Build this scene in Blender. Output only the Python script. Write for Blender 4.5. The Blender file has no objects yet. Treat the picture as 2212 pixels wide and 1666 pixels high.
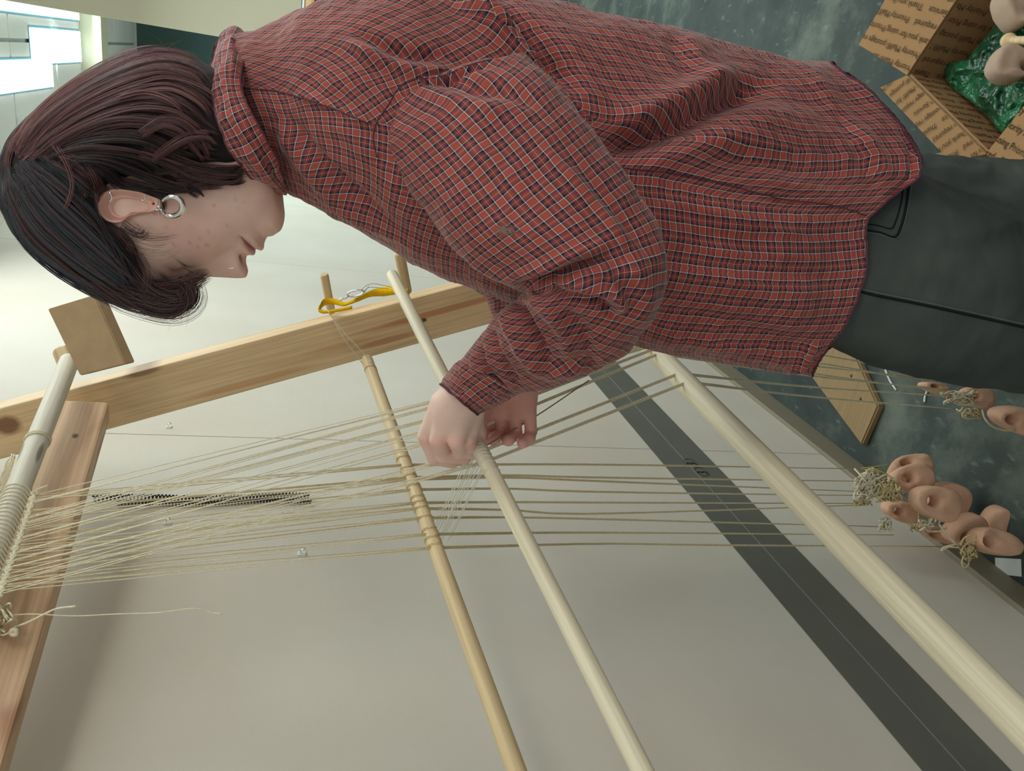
import bpy, bmesh, math, random
import numpy as np
from mathutils import Vector, Matrix, noise
from mathutils.bvhtree import BVHTree
random.seed(7); rng = np.random.default_rng(7)
C = bpy.context.scene.collection
sc = bpy.context.scene

# ---------------------------------------------------------------- camera frame
F = 1600.0                                   # focal length in pixels of a 2212 x 1666 picture
CAM = np.array([0.0, 0.0, 1.45])
_n = np.array([-288.0, 5494.0, 1600.0]); _n /= np.linalg.norm(_n)      # world down seen by the camera
_d = np.array([725.0, -428.0, 1600.0]); _d -= _n*(_d@_n); _d /= np.linalg.norm(_d)
Yc, Zc = _d, -_n
Xc = np.cross(Yc, Zc)
W2C = np.array([Xc, Yc, Zc])                 # rows: world axes in camera coordinates
def c2w(v): return W2C @ np.asarray(v, float)
def P(x, y, d):                              # a point of the room: direction and distance as measured off the photograph
    return CAM + c2w([(833.0-y)/F*d, (x-1106.0)/F*d, d])
def px(p):
    c = (np.asarray(p)-CAM) @ W2C
    return np.array([c[..., 1]/c[..., 2]*F+1106.0, 833.0-c[..., 0]/c[..., 2]*F]).T
def ray(x, y): return c2w([833.0-y, x-1106.0, F])/F
def on(x, y, ax, val):
    r = ray(x, y); t = (val-CAM[ax])/r[ax]
    return CAM+r*t
IMGX = c2w([0, 1, 0]); IMGY = c2w([-1, 0, 0]); FWD = c2w([0, 0, 1])
cd = bpy.data.cameras.new('camera'); cam = bpy.data.objects.new('camera', cd); C.objects.link(cam)
cd.sensor_fit = 'HORIZONTAL'; cd.sensor_width = 36; cd.lens = 36*F/2212; cd.clip_start = 0.05
m = Matrix.Identity(4)
for i, a in enumerate((IMGX, -IMGY, -FWD)):
    for j in range(3): m[j][i] = a[j]
for j in range(3): m[j][3] = CAM[j]
cam.matrix_world = m
sc.camera = cam
# ---------------------------------------------------------------- light
sc.view_settings.view_transform = 'Standard'; sc.view_settings.look = 'None'
sc.view_settings.exposure = 0.22; sc.view_settings.gamma = 1.0; sc.view_settings.use_curve_mapping = False
w = bpy.data.worlds.new('world'); sc.world = w; w.use_nodes = True
w.node_tree.nodes['Background'].inputs[0].default_value = (0.97, 0.95, 0.90, 1)
w.node_tree.nodes['Background'].inputs[1].default_value = 0.45
def area(name, loc, tgt, sx, sy, e, col):
    l = bpy.data.lights.new(name, 'AREA'); l.shape = 'RECTANGLE'; l.size = sx; l.size_y = sy; l.energy = e; l.color = col
    o = bpy.data.objects.new(name, l); C.objects.link(o); o.location = loc
    o.rotation_euler = (Vector(tgt)-Vector(loc)).to_track_quat('-Z', 'Y').to_euler(); return o
area('room_light_front', (0.35, 1.9, 2.62), (0.0, 1.2, 1.2), 2.0, 1.2, 39, (0.92, 1.0, 0.97))
area('room_light_side', (1.5, 0.4, 2.62), (0.1, 0.9, 1.1), 1.2, 0.6, 15, (1.0, 0.88, 0.76))
area('room_light_far', (0.5, 4.3, 2.62), (0.3, 4.0, 0), 1.4, 0.9, 60, (0.84, 1.0, 0.99))

# ---------------------------------------------------------------- helpers
def srgb(r, g, b):
    f = lambda c: (c/255/12.92) if c/255 <= 0.04045 else ((c/255+0.055)/1.055)**2.4
    return (f(r), f(g), f(b), 1)
def tag(o, label=None, cat=None, group=None, kind=None):
    if label: o['label'] = label
    if cat: o['category'] = cat
    if group: o['group'] = group
    if kind: o['kind'] = kind
    return o
def empty(name, loc=(0, 0, 0)):
    o = bpy.data.objects.new(name, None); C.objects.link(o); o.location = Vector([float(q) for q in loc]); o.empty_display_size = 0.02
    return o
def link(name, me, mat=None, parent=None, origin=None, smooth=True):
    if mat is not None: me.materials.append(mat)
    if smooth: me.polygons.foreach_set('use_smooth', [True]*len(me.polygons))
    if parent is not None and origin is None: origin = np.array(world_loc(parent))
    if origin is not None: me.transform(Matrix.Translation(-Vector([float(q) for q in origin])))
    me.update()
    o = bpy.data.objects.new(name, me); C.objects.link(o)
    if parent is not None: o.parent = parent
    elif origin is not None: o.location = Vector([float(q) for q in origin])
    return o
def world_loc(o):
    v = Vector(o.location)
    while o.parent: o = o.parent; v = v+Vector(o.location)
    return v
def mesh(vs, fs, name='m'):
    me = bpy.data.meshes.new(name); me.from_pydata([tuple(map(float, v)) for v in vs], [], fs); me.update(); return me
def fast_mesh(vs, quads):
    vs = np.asarray(vs, np.float32); q = np.asarray(quads, np.int32); n = q.shape[1]
    me = bpy.data.meshes.new('m'); me.vertices.add(len(vs)); me.vertices.foreach_set('co', vs.ravel())
    me.loops.add(q.size); me.loops.foreach_set('vertex_index', q.ravel())
    me.polygons.add(len(q)); me.polygons.foreach_set('loop_start', np.arange(0, q.size, n, dtype=np.int32))
    me.update(calc_edges=True); me.validate(); return me
def joinm(parts):
    vs, fs = [], []
    for v, f in parts:
        o = len(vs); vs += [tuple(map(float, q)) for q in v]; fs += [tuple(i+o for i in q) for q in f]
    return vs, fs
def rot_fix(me):
    bm = bmesh.new(); bm.from_mesh(me); bmesh.ops.recalc_face_normals(bm, faces=bm.faces); bm.to_mesh(me); bm.free(); return me
def spl(pts, n):                             # Catmull-Rom through points
    p = np.asarray(pts, float); k = len(p)
    if k == 2: return np.array([p[0]+(p[1]-p[0])*t for t in np.linspace(0, 1, n)])
    q = np.vstack([2*p[0]-p[1], p, 2*p[-1]-p[-2]]); out = []
    for t in np.linspace(0, k-1, n):
        i = min(int(t), k-2); u = t-i; a, b, c, d = q[i], q[i+1], q[i+2], q[i+3]
        out.append(0.5*((2*b)+(c-a)*u+(2*a-5*b+4*c-d)*u*u+(3*b-a-3*c+d)*u**3))
    return np.array(out)
def tube(pts, r, sides=8, cap=True, closed=False):
    pts = np.asarray(pts, float); n = len(pts); r = np.broadcast_to(np.asarray(r, float), (n,))
    T = np.gradient(pts, axis=0) if not closed else np.roll(pts, -1, 0)-np.roll(pts, 1, 0)
    T /= np.linalg.norm(T, axis=1)[:, None]+1e-12
    u = np.cross(T[0], [0.31, 0.77, 0.55]); u /= np.linalg.norm(u); vs = []
    for i in range(n):
        u = u-T[i]*(u@T[i]); u /= np.linalg.norm(u)+1e-12; v = np.cross(T[i], u)
        for k in range(sides):
            a = 2*math.pi*k/sides; vs.append(pts[i]+(u*math.cos(a)+v*math.sin(a))*r[i])
    fs = []
    for i in range(n if closed else n-1):
        j = (i+1) % n
        for k in range(sides):
            l = (k+1) % sides; fs.append((i*sides+k, i*sides+l, j*sides+l, j*sides+k))
    if cap and not closed:
        fs.append(tuple(range(sides))[::-1]); fs.append(tuple((n-1)*sides+k for k in range(sides)))
    return vs, fs
def boxgeo(o, a, b, c, bev=0.0):             # box from corner o with edge vectors a, b, c
    o, a, b, c = map(lambda q: np.asarray(q, float), (o, a, b, c))
    bm = bmesh.new(); vs = [bm.verts.new(tuple(o+a*i+b*j+c*k)) for i in (0, 1) for j in (0, 1) for k in (0, 1)]
    for f in ((0, 1, 3, 2), (4, 6, 7, 5), (0, 4, 5, 1), (2, 3, 7, 6), (0, 2, 6, 4), (1, 5, 7, 3)): bm.faces.new([vs[i] for i in f])
    bmesh.ops.recalc_face_normals(bm, faces=bm.faces)
    if bev: bmesh.ops.bevel(bm, geom=list(bm.edges), offset=bev, segments=2, affect='EDGES', profile=0.6)
    me = bpy.data.meshes.new('b'); bm.to_mesh(me); bm.free(); return me
def local_box(name, P0, P1, wdir, width, thick, mat, parent=None, bev=0.003):
    """beam: x along its length, y across its wide face, z its thickness, in its own local axes"""
    P0, P1 = np.asarray(P0), np.asarray(P1); ax = P1-P0; L = np.linalg.norm(ax); ax /= L
    wv = np.asarray(wdir, float); wv -= ax*(wv@ax); wv /= np.linalg.norm(wv); tv = np.cross(ax, wv)
    me = boxgeo((0, -width/2, -thick/2), (L, 0, 0), (0, width, 0), (0, 0, thick), bev)
    me.materials.append(mat)
    o = bpy.data.objects.new(name, me); C.objects.link(o)
    M = Matrix.Identity(4)
    for i, a in enumerate((ax, wv, tv)):
        for j in range(3): M[j][i] = a[j]
    for j in range(3): M[j][3] = P0[j]
    if parent is not None:
        o.parent = parent; M = Matrix.Translation(-world_loc(parent)) @ M
    o.matrix_basis = M
    return o
def local_rod(name, P0, P1, r, mat, parent=None, sides=20, bend=0.0, end=0.6):
    P0, P1 = np.asarray(P0), np.asarray(P1); ax = P1-P0; L = np.linalg.norm(ax); ax /= L
    u = np.cross(ax, [0, 0, 1]); u /= np.linalg.norm(u); v = np.cross(ax, u)
    xs = [0, 0.0015, 0.004]+list(np.linspace(0.01, L-0.01, 14))+[L-0.004, L-0.0015, L]
    rs = [r*0.8, r*0.94, r]+[r]*14+[r, r*0.94, r*0.8]
    pts = [(x, bend*math.sin(math.pi*x/L), 0) for x in xs]
    vs, fs = tube(pts, rs, sides); me = mesh(vs, fs); rot_fix(me)
    me.materials.append(mat); me.polygons.foreach_set('use_smooth', [len(p.vertices) == 4 for p in me.polygons])
    o = bpy.data.objects.new(name, me); C.objects.link(o)
    M = Matrix.Identity(4)
    for i, a in enumerate((ax, u, v)):
        for j in range(3): M[j][i] = a[j]
    for j in range(3): M[j][3] = P0[j]
    if parent is not None:
        o.parent = parent; M = Matrix.Translation(-world_loc(parent)) @ M
    o.matrix_basis = M
    return o

# ---------------------------------------------------------------- materials
def newmat(name, rough=0.6, spec=0.4):
    mt = bpy.data.materials.new(name); mt.use_nodes = True; b = mt.node_tree.nodes['Principled BSDF']
    b.inputs['Roughness'].default_value = rough; b.inputs['Specular IOR Level'].default_value = spec
    return mt, mt.node_tree, b
def nd(nt, t, **kw):
    n = nt.nodes.new(t)
    for k, v in kw.items(): setattr(n, k, v)
    return n
def ramp(nt, stops, interp='LINEAR'):
    r = nt.nodes.new('ShaderNodeValToRGB'); r.color_ramp.interpolation = interp; e = r.color_ramp.elements
    e[0].position, e[0].color = stops[0]; e[1].position, e[1].color = stops[1]
    for p_, c_ in stops[2:]:
        x = e.new(p_); x.color = c_
    return r
def simple(name, col, rough=0.6, spec=0.4, bump=0.0, scale=200, var=0.0, vscale=8, metal=0.0, coords='Object'):
    mt, nt, b = newmat(name, rough, spec); b.inputs['Metallic'].default_value = metal
    tc = nd(nt, 'ShaderNodeTexCoord')
    if var:
        n = nd(nt, 'ShaderNodeTexNoise'); n.inputs['Scale'].default_value = vscale; n.inputs['Detail'].default_value = 6
        nt.links.new(tc.outputs[coords], n.inputs['Vector'])
        lo = tuple(c*(1-var) for c in col[:3])+(1,); hi = tuple(min(1, c*(1+var)) for c in col[:3])+(1,)
        r = ramp(nt, [(0.3, lo), (0.7, hi)]); nt.links.new(n.outputs[0], r.inputs[0]); nt.links.new(r.outputs[0], b.inputs['Base Color'])
    else: b.inputs['Base Color'].default_value = col
    if bump:
        n2 = nd(nt, 'ShaderNodeTexNoise'); n2.inputs['Scale'].default_value = scale; n2.inputs['Detail'].default_value = 3
        nt.links.new(tc.outputs[coords], n2.inputs['Vector'])
        bp = nd(nt, 'ShaderNodeBump'); bp.inputs['Strength'].default_value = bump; bp.inputs['Distance'].default_value = 0.002
        nt.links.new(n2.outputs[0], bp.inputs['Height']); nt.links.new(bp.outputs[0], b.inputs['Normal'])
    return mt
def wood(name, light, dark, knot=0.0, sx=1.2, sy=14.0, rough=0.55, contrast=1.0, streak=None, off=0.0):
    """pine: grain runs along the local x axis"""
    mt, nt, b = newmat(name, rough, 0.3); L = nt.links.new
    tc = nd(nt, 'ShaderNodeTexCoord'); mp = nd(nt, 'ShaderNodeMapping'); mp.inputs['Scale'].default_value = (sx, sy, sy); mp.inputs['Location'].default_value = (off, off*0.7, 0)
    L(tc.outputs['Object'], mp.inputs['Vector'])
    n1 = nd(nt, 'ShaderNodeTexNoise'); n1.inputs['Scale'].default_value = 1.0; n1.inputs['Detail'].default_value = 2; n1.inputs['Distortion'].default_value = 0.6
    L(mp.outputs[0], n1.inputs['Vector'])
    mul = nd(nt, 'ShaderNodeMath', operation='MULTIPLY'); mul.inputs[1].default_value = 11.0; L(n1.outputs[0], mul.inputs[0])
    sn = nd(nt, 'ShaderNodeMath', operation='SINE'); L(mul.outputs[0], sn.inputs[0])
    ab = nd(nt, 'ShaderNodeMath', operation='MULTIPLY_ADD'); ab.inputs[1].default_value = 0.5; ab.inputs[2].default_value = 0.5; L(sn.outputs[0], ab.inputs[0])
    pw = nd(nt, 'ShaderNodeMath', operation='POWER'); pw.inputs[1].default_value = 3.0; L(ab.outputs[0], pw.inputs[0])
    mc = nd(nt, 'ShaderNodeMath', operation='MULTIPLY'); mc.inputs[1].default_value = contrast; L(pw.outputs[0], mc.inputs[0])
    mx = nd(nt, 'ShaderNodeMix', data_type='RGBA'); mx.inputs['A'].default_value = light; mx.inputs['B'].default_value = dark
    L(mc.outputs[0], mx.inputs['Factor']); out = mx.outputs['Result']
    mp2 = nd(nt, 'ShaderNodeMapping'); mp2.inputs['Scale'].default_value = (6, 220, 220); L(tc.outputs['Object'], mp2.inputs['Vector'])
    n2 = nd(nt, 'ShaderNodeTexNoise'); n2.inputs['Scale'].default_value = 1.0; n2.inputs['Detail'].default_value = 3; L(mp2.outputs[0], n2.inputs['Vector'])
    r2 = ramp(nt, [(0.35, (0.86, 0.86, 0.86, 1)), (0.65, (1.06, 1.06, 1.06, 1))]); L(n2.outputs[0], r2.inputs[0])
    m2 = nd(nt, 'ShaderNodeMix', data_type='RGBA', blend_type='MULTIPLY'); m2.inputs['Factor'].default_value = 1.0
    L(out, m2.inputs['A']); L(r2.outputs[0], m2.inputs['B']); out = m2.outputs['Result']
    if streak:
        for (x0, y0, z0, sxx, syy, col, st) in streak:      # knots and resin streaks: stretched ellipses of another colour
            mp3 = nd(nt, 'ShaderNodeMapping', vector_type='POINT'); mp3.inputs['Location'].default_value = (-x0/sxx, -y0/syy, 0); mp3.inputs['Scale'].default_value = (1/sxx, 1/syy, 0.0)
            L(tc.outputs['Object'], mp3.inputs['Vector'])
            nn = nd(nt, 'ShaderNodeTexNoise'); nn.inputs['Scale'].default_value = 1.6; L(mp3.outputs[0], nn.inputs['Vector'])
            mxv = nd(nt, 'ShaderNodeMix', data_type='VECTOR'); mxv.inputs['Factor'].default_value = 0.22
            L(mp3.outputs[0], mxv.inputs['A']); L(nn.outputs['Color'], mxv.inputs['B'])
            ln = nd(nt, 'ShaderNodeVectorMath', operation='LENGTH'); L(mxv.outputs['Result'], ln.inputs[0])
            rr = ramp(nt, [(0.55, (st, st, st, 1)), (1.0, (0, 0, 0, 1))]); L(ln.outputs['Value'], rr.inputs[0])
            m3 = nd(nt, 'ShaderNodeMix', data_type='RGBA'); m3.inputs['B'].default_value = col
            L(rr.outputs[0], m3.inputs['Factor']); L(out, m3.inputs['A']); out = m3.outputs['Result']
    L(out, b.inputs['Base Color'])
    bp = nd(nt, 'ShaderNodeBump'); bp.inputs['Strength'].default_value = 0.15; bp.inputs['Distance'].default_value = 0.001
    L(n2.outputs[0], bp.inputs['Height']); L(bp.outputs[0], b.inputs['Normal'])
    return mt
def plaid(name, period=0.0198, dim=1.0):
    mt, nt, b = newmat(name, 0.85, 0.15); L = nt.links.new
    uv = nd(nt, 'ShaderNodeUVMap'); sp = nd(nt, 'ShaderNodeSeparateXYZ')
    nz = nd(nt, 'ShaderNodeTexNoise'); nz.inputs['Scale'].default_value = 60; nz.inputs['Detail'].default_value = 1; L(uv.outputs[0], nz.inputs['Vector'])
    ad = nd(nt, 'ShaderNodeVectorMath', operation='MULTIPLY_ADD'); ad.inputs[1].default_value = (0.0012,)*3
    L(nz.outputs['Color'], ad.inputs[0]); L(uv.outputs[0], ad.inputs[2]); L(ad.outputs[0], sp.inputs[0])
    red = srgb(172, 83, 75); dk = srgb(82, 46, 54); navy = srgb(16, 38, 66); wh = srgb(222, 228, 212); pk = srgb(214, 142, 130); mid = srgb(122, 62, 66)
    st = [(0.0, red), (0.15, mid), (0.185, wh), (0.222, navy), (0.325, mid), (0.36, dk), (0.395, red), (0.435, dk), (0.48, pk), (0.52, dk), (0.565, red), (0.605, dk), (0.64, mid), (0.675, navy), (0.778, wh), (0.815, mid), (0.85, red)]
    outs = []
    for ax in ('X', 'Y'):
        m_ = nd(nt, 'ShaderNodeMath', operation='DIVIDE'); m_.inputs[1].default_value = period; L(sp.outputs[ax], m_.inputs[0])
        f_ = nd(nt, 'ShaderNodeMath', operation='FRACT'); L(m_.outputs[0], f_.inputs[0])
        r_ = ramp(nt, st, 'CONSTANT'); L(f_.outputs[0], r_.inputs[0]); outs.append(r_.outputs[0])
    mx = nd(nt, 'ShaderNodeMix', data_type='RGBA'); mx.inputs['Factor'].default_value = 0.5
    L(outs[0], mx.inputs['A']); L(outs[1], mx.inputs['B'])
    n = nd(nt, 'ShaderNodeTexNoise'); n.inputs['Scale'].default_value = 14; n.inputs['Detail'].default_value = 4; L(uv.outputs[0], n.inputs['Vector'])
    r = ramp(nt, [(0.3, (0.86, 0.86, 0.86, 1)), (0.7, (1.08, 1.06, 1.04, 1))]); L(n.outputs[0], r.inputs[0])
    m2 = nd(nt, 'ShaderNodeMix', data_type='RGBA', blend_type='MULTIPLY'); m2.inputs['Factor'].default_value = 1
    L(mx.outputs['Result'], m2.inputs['A']); L(r.outputs[0], m2.inputs['B']); L(m2.outputs['Result'], b.inputs['Base Color'])
    n3 = nd(nt, 'ShaderNodeTexNoise'); n3.inputs['Scale'].default_value = 160; n3.inputs['Detail'].default_value = 3; L(uv.outputs[0], n3.inputs['Vector'])
    bp = nd(nt, 'ShaderNodeBump'); bp.inputs['Strength'].default_value = 0.35; bp.inputs['Distance'].default_value = 0.0015
    L(n3.outputs[0], bp.inputs['Height']); L(bp.outputs[0], b.inputs['Normal'])
    b.inputs['Sheen Weight'].default_value = 0.25; b.inputs['Sheen Roughness'].default_value = 0.4
    return mt

M_ply = plaid('plaid_flannel')
M_pine = wood('pine', srgb(228, 200, 158), srgb(196, 152, 104), sx=2.2, sy=26, contrast=0.75,
              streak=[(0.094, -0.010, 0, 0.020, 0.017, srgb(120, 74, 50), 0.85), (0.88, -0.006, 0, 0.16, 0.006, srgb(190, 120, 78), 0.7),
                      (0.818, 0.002, 0, 0.006, 0.004, srgb(70, 40, 28), 0.9), (0.75, 0.022, 0, 0.06, 0.006, srgb(176, 110, 74), 0.55), (0.33, -0.04, 0, 0.03, 0.006, srgb(110, 70, 50), 0.6), (0.50,0.03,0,0.12,0.006, srgb(200,150,104),0.6)])
M_pine2 = wood('pine_beam', srgb(214, 180, 146), srgb(160, 112, 80), sx=5.0, sy=22, contrast=0.8, off=3.1,
               streak=[(0.10, 0.015, 0, 0.006, 0.004, srgb(90, 55, 40), 0.9), (0.13, -0.03, 0, 0.03, 0.01, srgb(170, 116, 84), 0.5)])
M_foot = wood('pine_foot', srgb(158, 134, 98), srgb(144, 118, 82), sx=2, sy=10, contrast=0.35, off=1.2,
              streak=[(0.12, 0.01, 0, 0.006, 0.005, srgb(100, 70, 44), 0.9), (0.2, -0.02, 0, 0.006, 0.005, srgb(100, 70, 44), 0.9)])
M_mdf = simple('fibreboard', srgb(192, 166, 130), 0.8, 0.2, 0.3, 300, 0.06, 40)
M_dowel = wood('pale_dowel', srgb(236, 228, 200), srgb(226, 212, 178), sx=0.6, sy=30, contrast=0.35, rough=0.45)
M_dowel2 = wood('tan_dowel', srgb(226, 204, 162), srgb(196, 166, 122), sx=1.5, sy=70, contrast=0.6, rough=0.5, off=2)
M_beam = wood('grey_dowel', srgb(224, 220, 204), srgb(204, 196, 178), sx=1.5, sy=50, contrast=0.5, rough=0.55, off=5,
              streak=[(0.25, -0.008, 0, 0.02, 0.003, srgb(110, 104, 92), 0.7)])
M_yarn = simple('undyed_wool', srgb(240, 232, 204), 0.9, 0.1, 0.6, 900, 0.1, 300)
M_yarn2 = simple('tan_wool', srgb(220, 202, 156), 0.9, 0.1, 0.6, 900, 0.14, 200)
M_white = simple('white_cotton', srgb(238, 238, 226), 0.8, 0.2)
M_yyarn = simple('yellow_wool', srgb(214, 190, 70), 0.9, 0.1)
M_clay = simple('terracotta_clay', srgb(224, 180, 152), 0.85, 0.15, 0.35, 120, 0.10, 22)
M_pale = simple('pale_clay', srgb(182, 160, 142), 0.85, 0.15, 0.3, 120, 0.08, 22)
M_yel = simple('yellow_felt', srgb(250, 200, 30), 0.95, 0.1, 0.5, 500, 0.06, 60)
M_steel = simple('polished_silver', (0.86, 0.88, 0.88, 1), 0.12, 0.5, metal=1.0)
M_black = simple('black_wire', srgb(28, 30, 30), 0.45, 0.5)
M_ink = simple('grey_brown_ink', srgb(66, 54, 42), 0.9, 0.1)
M_card = simple('kraft_cardboard', srgb(160, 126, 90), 0.85, 0.15, 0.15, 120, 0.05, 12)
M_paper = simple('white_paper', srgb(225, 232, 230), 0.8, 0.2)
# ================================================================ the room
WX = -0.79                                   # face of the left wall
CEIL = 2.66
def wall_mat():
    mt, nt, b = newmat('canvas_wall', 0.75, 0.25); L = nt.links.new
    tc = nd(nt, 'ShaderNodeTexCoord')
    n = nd(nt, 'ShaderNodeTexNoise'); n.inputs['Scale'].default_value = 2.2; n.inputs['Detail'].default_value = 5; L(tc.outputs['Object'], n.inputs['Vector'])
    r = ramp(nt, [(0.3, srgb(207, 201, 188)), (0.7, srgb(217, 214, 204))]); L(n.outputs[0], r.inputs[0]); L(r.outputs[0], b.inputs['Base Color'])
    hs = []
    for sc_ in ((1, 1, 120), (1, 120, 1)):
        mp = nd(nt, 'ShaderNodeMapping'); mp.inputs['Scale'].default_value = tuple(7*s for s in sc_); L(tc.outputs['Object'], mp.inputs['Vector'])
        k = nd(nt, 'ShaderNodeTexNoise'); k.inputs['Scale'].default_value = 1; k.inputs['Detail'].default_value = 2; L(mp.outputs[0], k.inputs['Vector']); hs.append(k)
    a = nd(nt, 'ShaderNodeMath', operation='ADD'); L(hs[0].outputs[0], a.inputs[0]); L(hs[1].outputs[0], a.inputs[1])
    bp = nd(nt, 'ShaderNodeBump'); bp.inputs['Strength'].default_value = 0.16; bp.inputs['Distance'].default_value = 0.0012
    L(a.outputs[0], bp.inputs['Height']); L(bp.outputs[0], b.inputs['Normal']); return mt
M_wall = wall_mat()
M_cream = simple('cream_paint', srgb(214, 214, 190), 0.7, 0.3, 0.1, 60, 0.03, 3)
M_ceil = simple('ceiling_tile', srgb(243, 247, 246), 0.85, 0.2, 0.4, 90, 0.03, 5)
M_band = simple('grey_tape', srgb(106, 108, 100), 0.5, 0.4, 0.1, 200, 0.05, 12)
M_base = simple('olive_grey_vinyl', srgb(138, 132, 114), 0.5, 0.4)
def floor_mat():
    mt, nt, b = newmat('blue_grey_concrete', 0.62, 0.3); L = nt.links.new
    tc = nd(nt, 'ShaderNodeTexCoord')
    n = nd(nt, 'ShaderNodeTexNoise'); n.inputs['Scale'].default_value = 2.6; n.inputs['Detail'].default_value = 9; n.inputs['Roughness'].default_value = 0.65; L(tc.outputs['Object'], n.inputs['Vector'])
    r = ramp(nt, [(0.36, srgb(48, 57, 58)), (0.52, srgb(66, 76, 74)), (0.66, srgb(108, 118, 108))]); L(n.outputs[0], r.inputs[0])
    mp = nd(nt, 'ShaderNodeMapping'); mp.inputs['Scale'].default_value = (1.0, 0.45, 1); mp.inputs['Rotation'].default_value = (0, 0, 0.5); L(tc.outputs['Object'], mp.inputs['Vector'])
    n2 = nd(nt, 'ShaderNodeTexNoise'); n2.inputs['Scale'].default_value = 42; n2.inputs['Detail'].default_value = 5; L(mp.outputs[0], n2.inputs['Vector'])
    r2 = ramp(nt, [(0.62, (0, 0, 0, 1)), (0.74, (0.5, 0.5, 0.5, 1))]); L(n2.outputs[0], r2.inputs[0])
    mx = nd(nt, 'ShaderNodeMix', data_type='RGBA'); mx.inputs['B'].default_value = srgb(134, 146, 142)
    L(r2.outputs[0], mx.inputs['Factor']); L(r.outputs[0], mx.inputs['A']); L(mx.outputs['Result'], b.inputs['Base Color'])
    bp = nd(nt, 'ShaderNodeBump'); bp.inputs['Strength'].default_value = 0.15; bp.inputs['Distance'].default_value = 0.003
    L(n.outputs[0], bp.inputs['Height']); L(bp.outputs[0], b.inputs['Normal']); return mt
M_floor = floor_mat()
YFAR = 6.2
tag(link('floor', boxgeo((WX-0.05, -1.2, -0.05), (5, 0, 0), (0, YFAR+1.3, 0), (0, 0, 0.05)), M_floor, smooth=False), 'blue grey scuffed concrete floor', None, None, 'structure')
wl = tag(link('wall_left', boxgeo((WX-0.06, -1.2, 0), (0.052, 0, 0), (0, YFAR+1.2, 0), (0, 0, CEIL)), M_wall, smooth=False), 'off white left wall of wide boards', None, None, 'structure')
s1 = on(700, 950, 0, WX)[1]; s2 = on(780, 586, 0, WX)[1]
ys = [-1.2, s1, s2, s2+1.22, YFAR]
for i in range(4):
    g = 0.0011
    link('wall_panel', boxgeo((WX-0.008, ys[i]+g, 0.0), (0.008, 0, 0), (0, ys[i+1]-ys[i]-2*g, 0), (0, 0, CEIL), 0.0006), M_wall, parent=wl, smooth=False)
# grey band, seen between these heights
zt = on(1270, 810, 0, WX)[2]; zb = on(1540, 1000, 0, WX)[2]
tr = tag(link('trim_1', boxgeo((WX, -1.2, zb), (0.0015, 0, 0), (0, 5.0, 0), (0, 0, zt-zb)), M_band, smooth=False), 'wide grey band along the wall above the skirting', None, None, 'structure')
zc = (zt+zb)/2+0.004
link('joint_line', boxgeo((WX+0.0015, -1.2, zc), (0.0006, 0, 0), (0, 5.0, 0), (0, 0, 0.0012)), simple('pale_line', srgb(150, 158, 150)), parent=tr, smooth=False)
zk = on(1796, 1000, 0, WX)[2]
tag(link('baseboard_left', boxgeo((WX, -1.2, 0), (0.012, 0, 0), (0, YFAR+1.2, 0), (0, 0, zk), 0.002), M_base, smooth=False), 'olive grey vinyl skirting along the left wall', None, None, 'structure')
def text_obj(name, s, size, origin, xdir, ydir, mat, parent=None, off=0.0006, align='LEFT', sx=1.0):
    cu = bpy.data.curves.new('t', 'FONT'); cu.body = s; cu.size = size; cu.align_x = align; cu.space_character = 1.0
    o = bpy.data.objects.new('t', cu); me = bpy.data.meshes.new_from_object(o)
    bpy.data.objects.remove(o)
    x = np.asarray(xdir, float); x /= np.linalg.norm(x); y = np.asarray(ydir, float); y -= x*(y@x); y /= np.linalg.norm(y); z = np.cross(x, y)
    M = Matrix.Identity(4)
    for i, a in enumerate((x*sx, y, z)):
        for j in range(3): M[j][i] = a[j]
    q = np.asarray(origin)+z*off
    for j in range(3): M[j][3] = q[j]
    me.transform(M)
    return link(name, me, mat, parent=parent, smooth=False)
o33 = on(1486, 991, 0, WX+0.002)
# black marks inked on the grey band
for (qx, qy) in ((1493, 1000), (1516, 1019)):
    q = on(qx, qy, 0, WX+0.0022)
    text_obj('inked_mark', '3', 0.040, q+np.array([0, -0.014, -0.012]), (0, 1, 0), (0, 0, 1), M_black, parent=tr, sx=0.9)
    ring = [q+np.array([0, 0.020*math.cos(a), 0.017*math.sin(a)]) for a in np.linspace(0, 2*math.pi, 24, endpoint=False)]
    v_, f_ = tube(ring, 0.0007, 5, closed=True); link('inked_ring', mesh(v_, f_), simple('faint_ink', srgb(74, 80, 74)), parent=tr)
# ceiling of tiles and far end of the room
ce = tag(link('ceiling', boxgeo((WX, -1.2, CEIL+0.012), (5, 0, 0), (0, YFAR+1.2, 0), (0, 0, 0.05)), simple('ceiling_grid', srgb(196, 206, 206)), smooth=False), 'pale tiled ceiling', None, None, 'structure')
LT = [(1, 1), (3, 3), (3, 6)]
M_lit = bpy.data.materials.new('fluorescent_diffuser'); M_lit.use_nodes = True
_b = M_lit.node_tree.nodes['Principled BSDF']; _b.inputs['Emission Color'].default_value = (0.86, 1, 1, 1); _b.inputs['Emission Strength'].default_value = 3.0; _b.inputs['Base Color'].default_value = (0.9, 0.95, 0.95, 1)
for i in range(6):
    for j in range(12):
        x0 = WX+0.02+i*0.61; y0 = -1.1+j*0.61
        if (i, j) in LT: continue
        link('ceiling_tile', boxgeo((x0+0.008, y0+0.008, CEIL), (0.594, 0, 0), (0, 0.594, 0), (0, 0, 0.012), 0.002), M_ceil, parent=ce, smooth=False)
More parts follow.
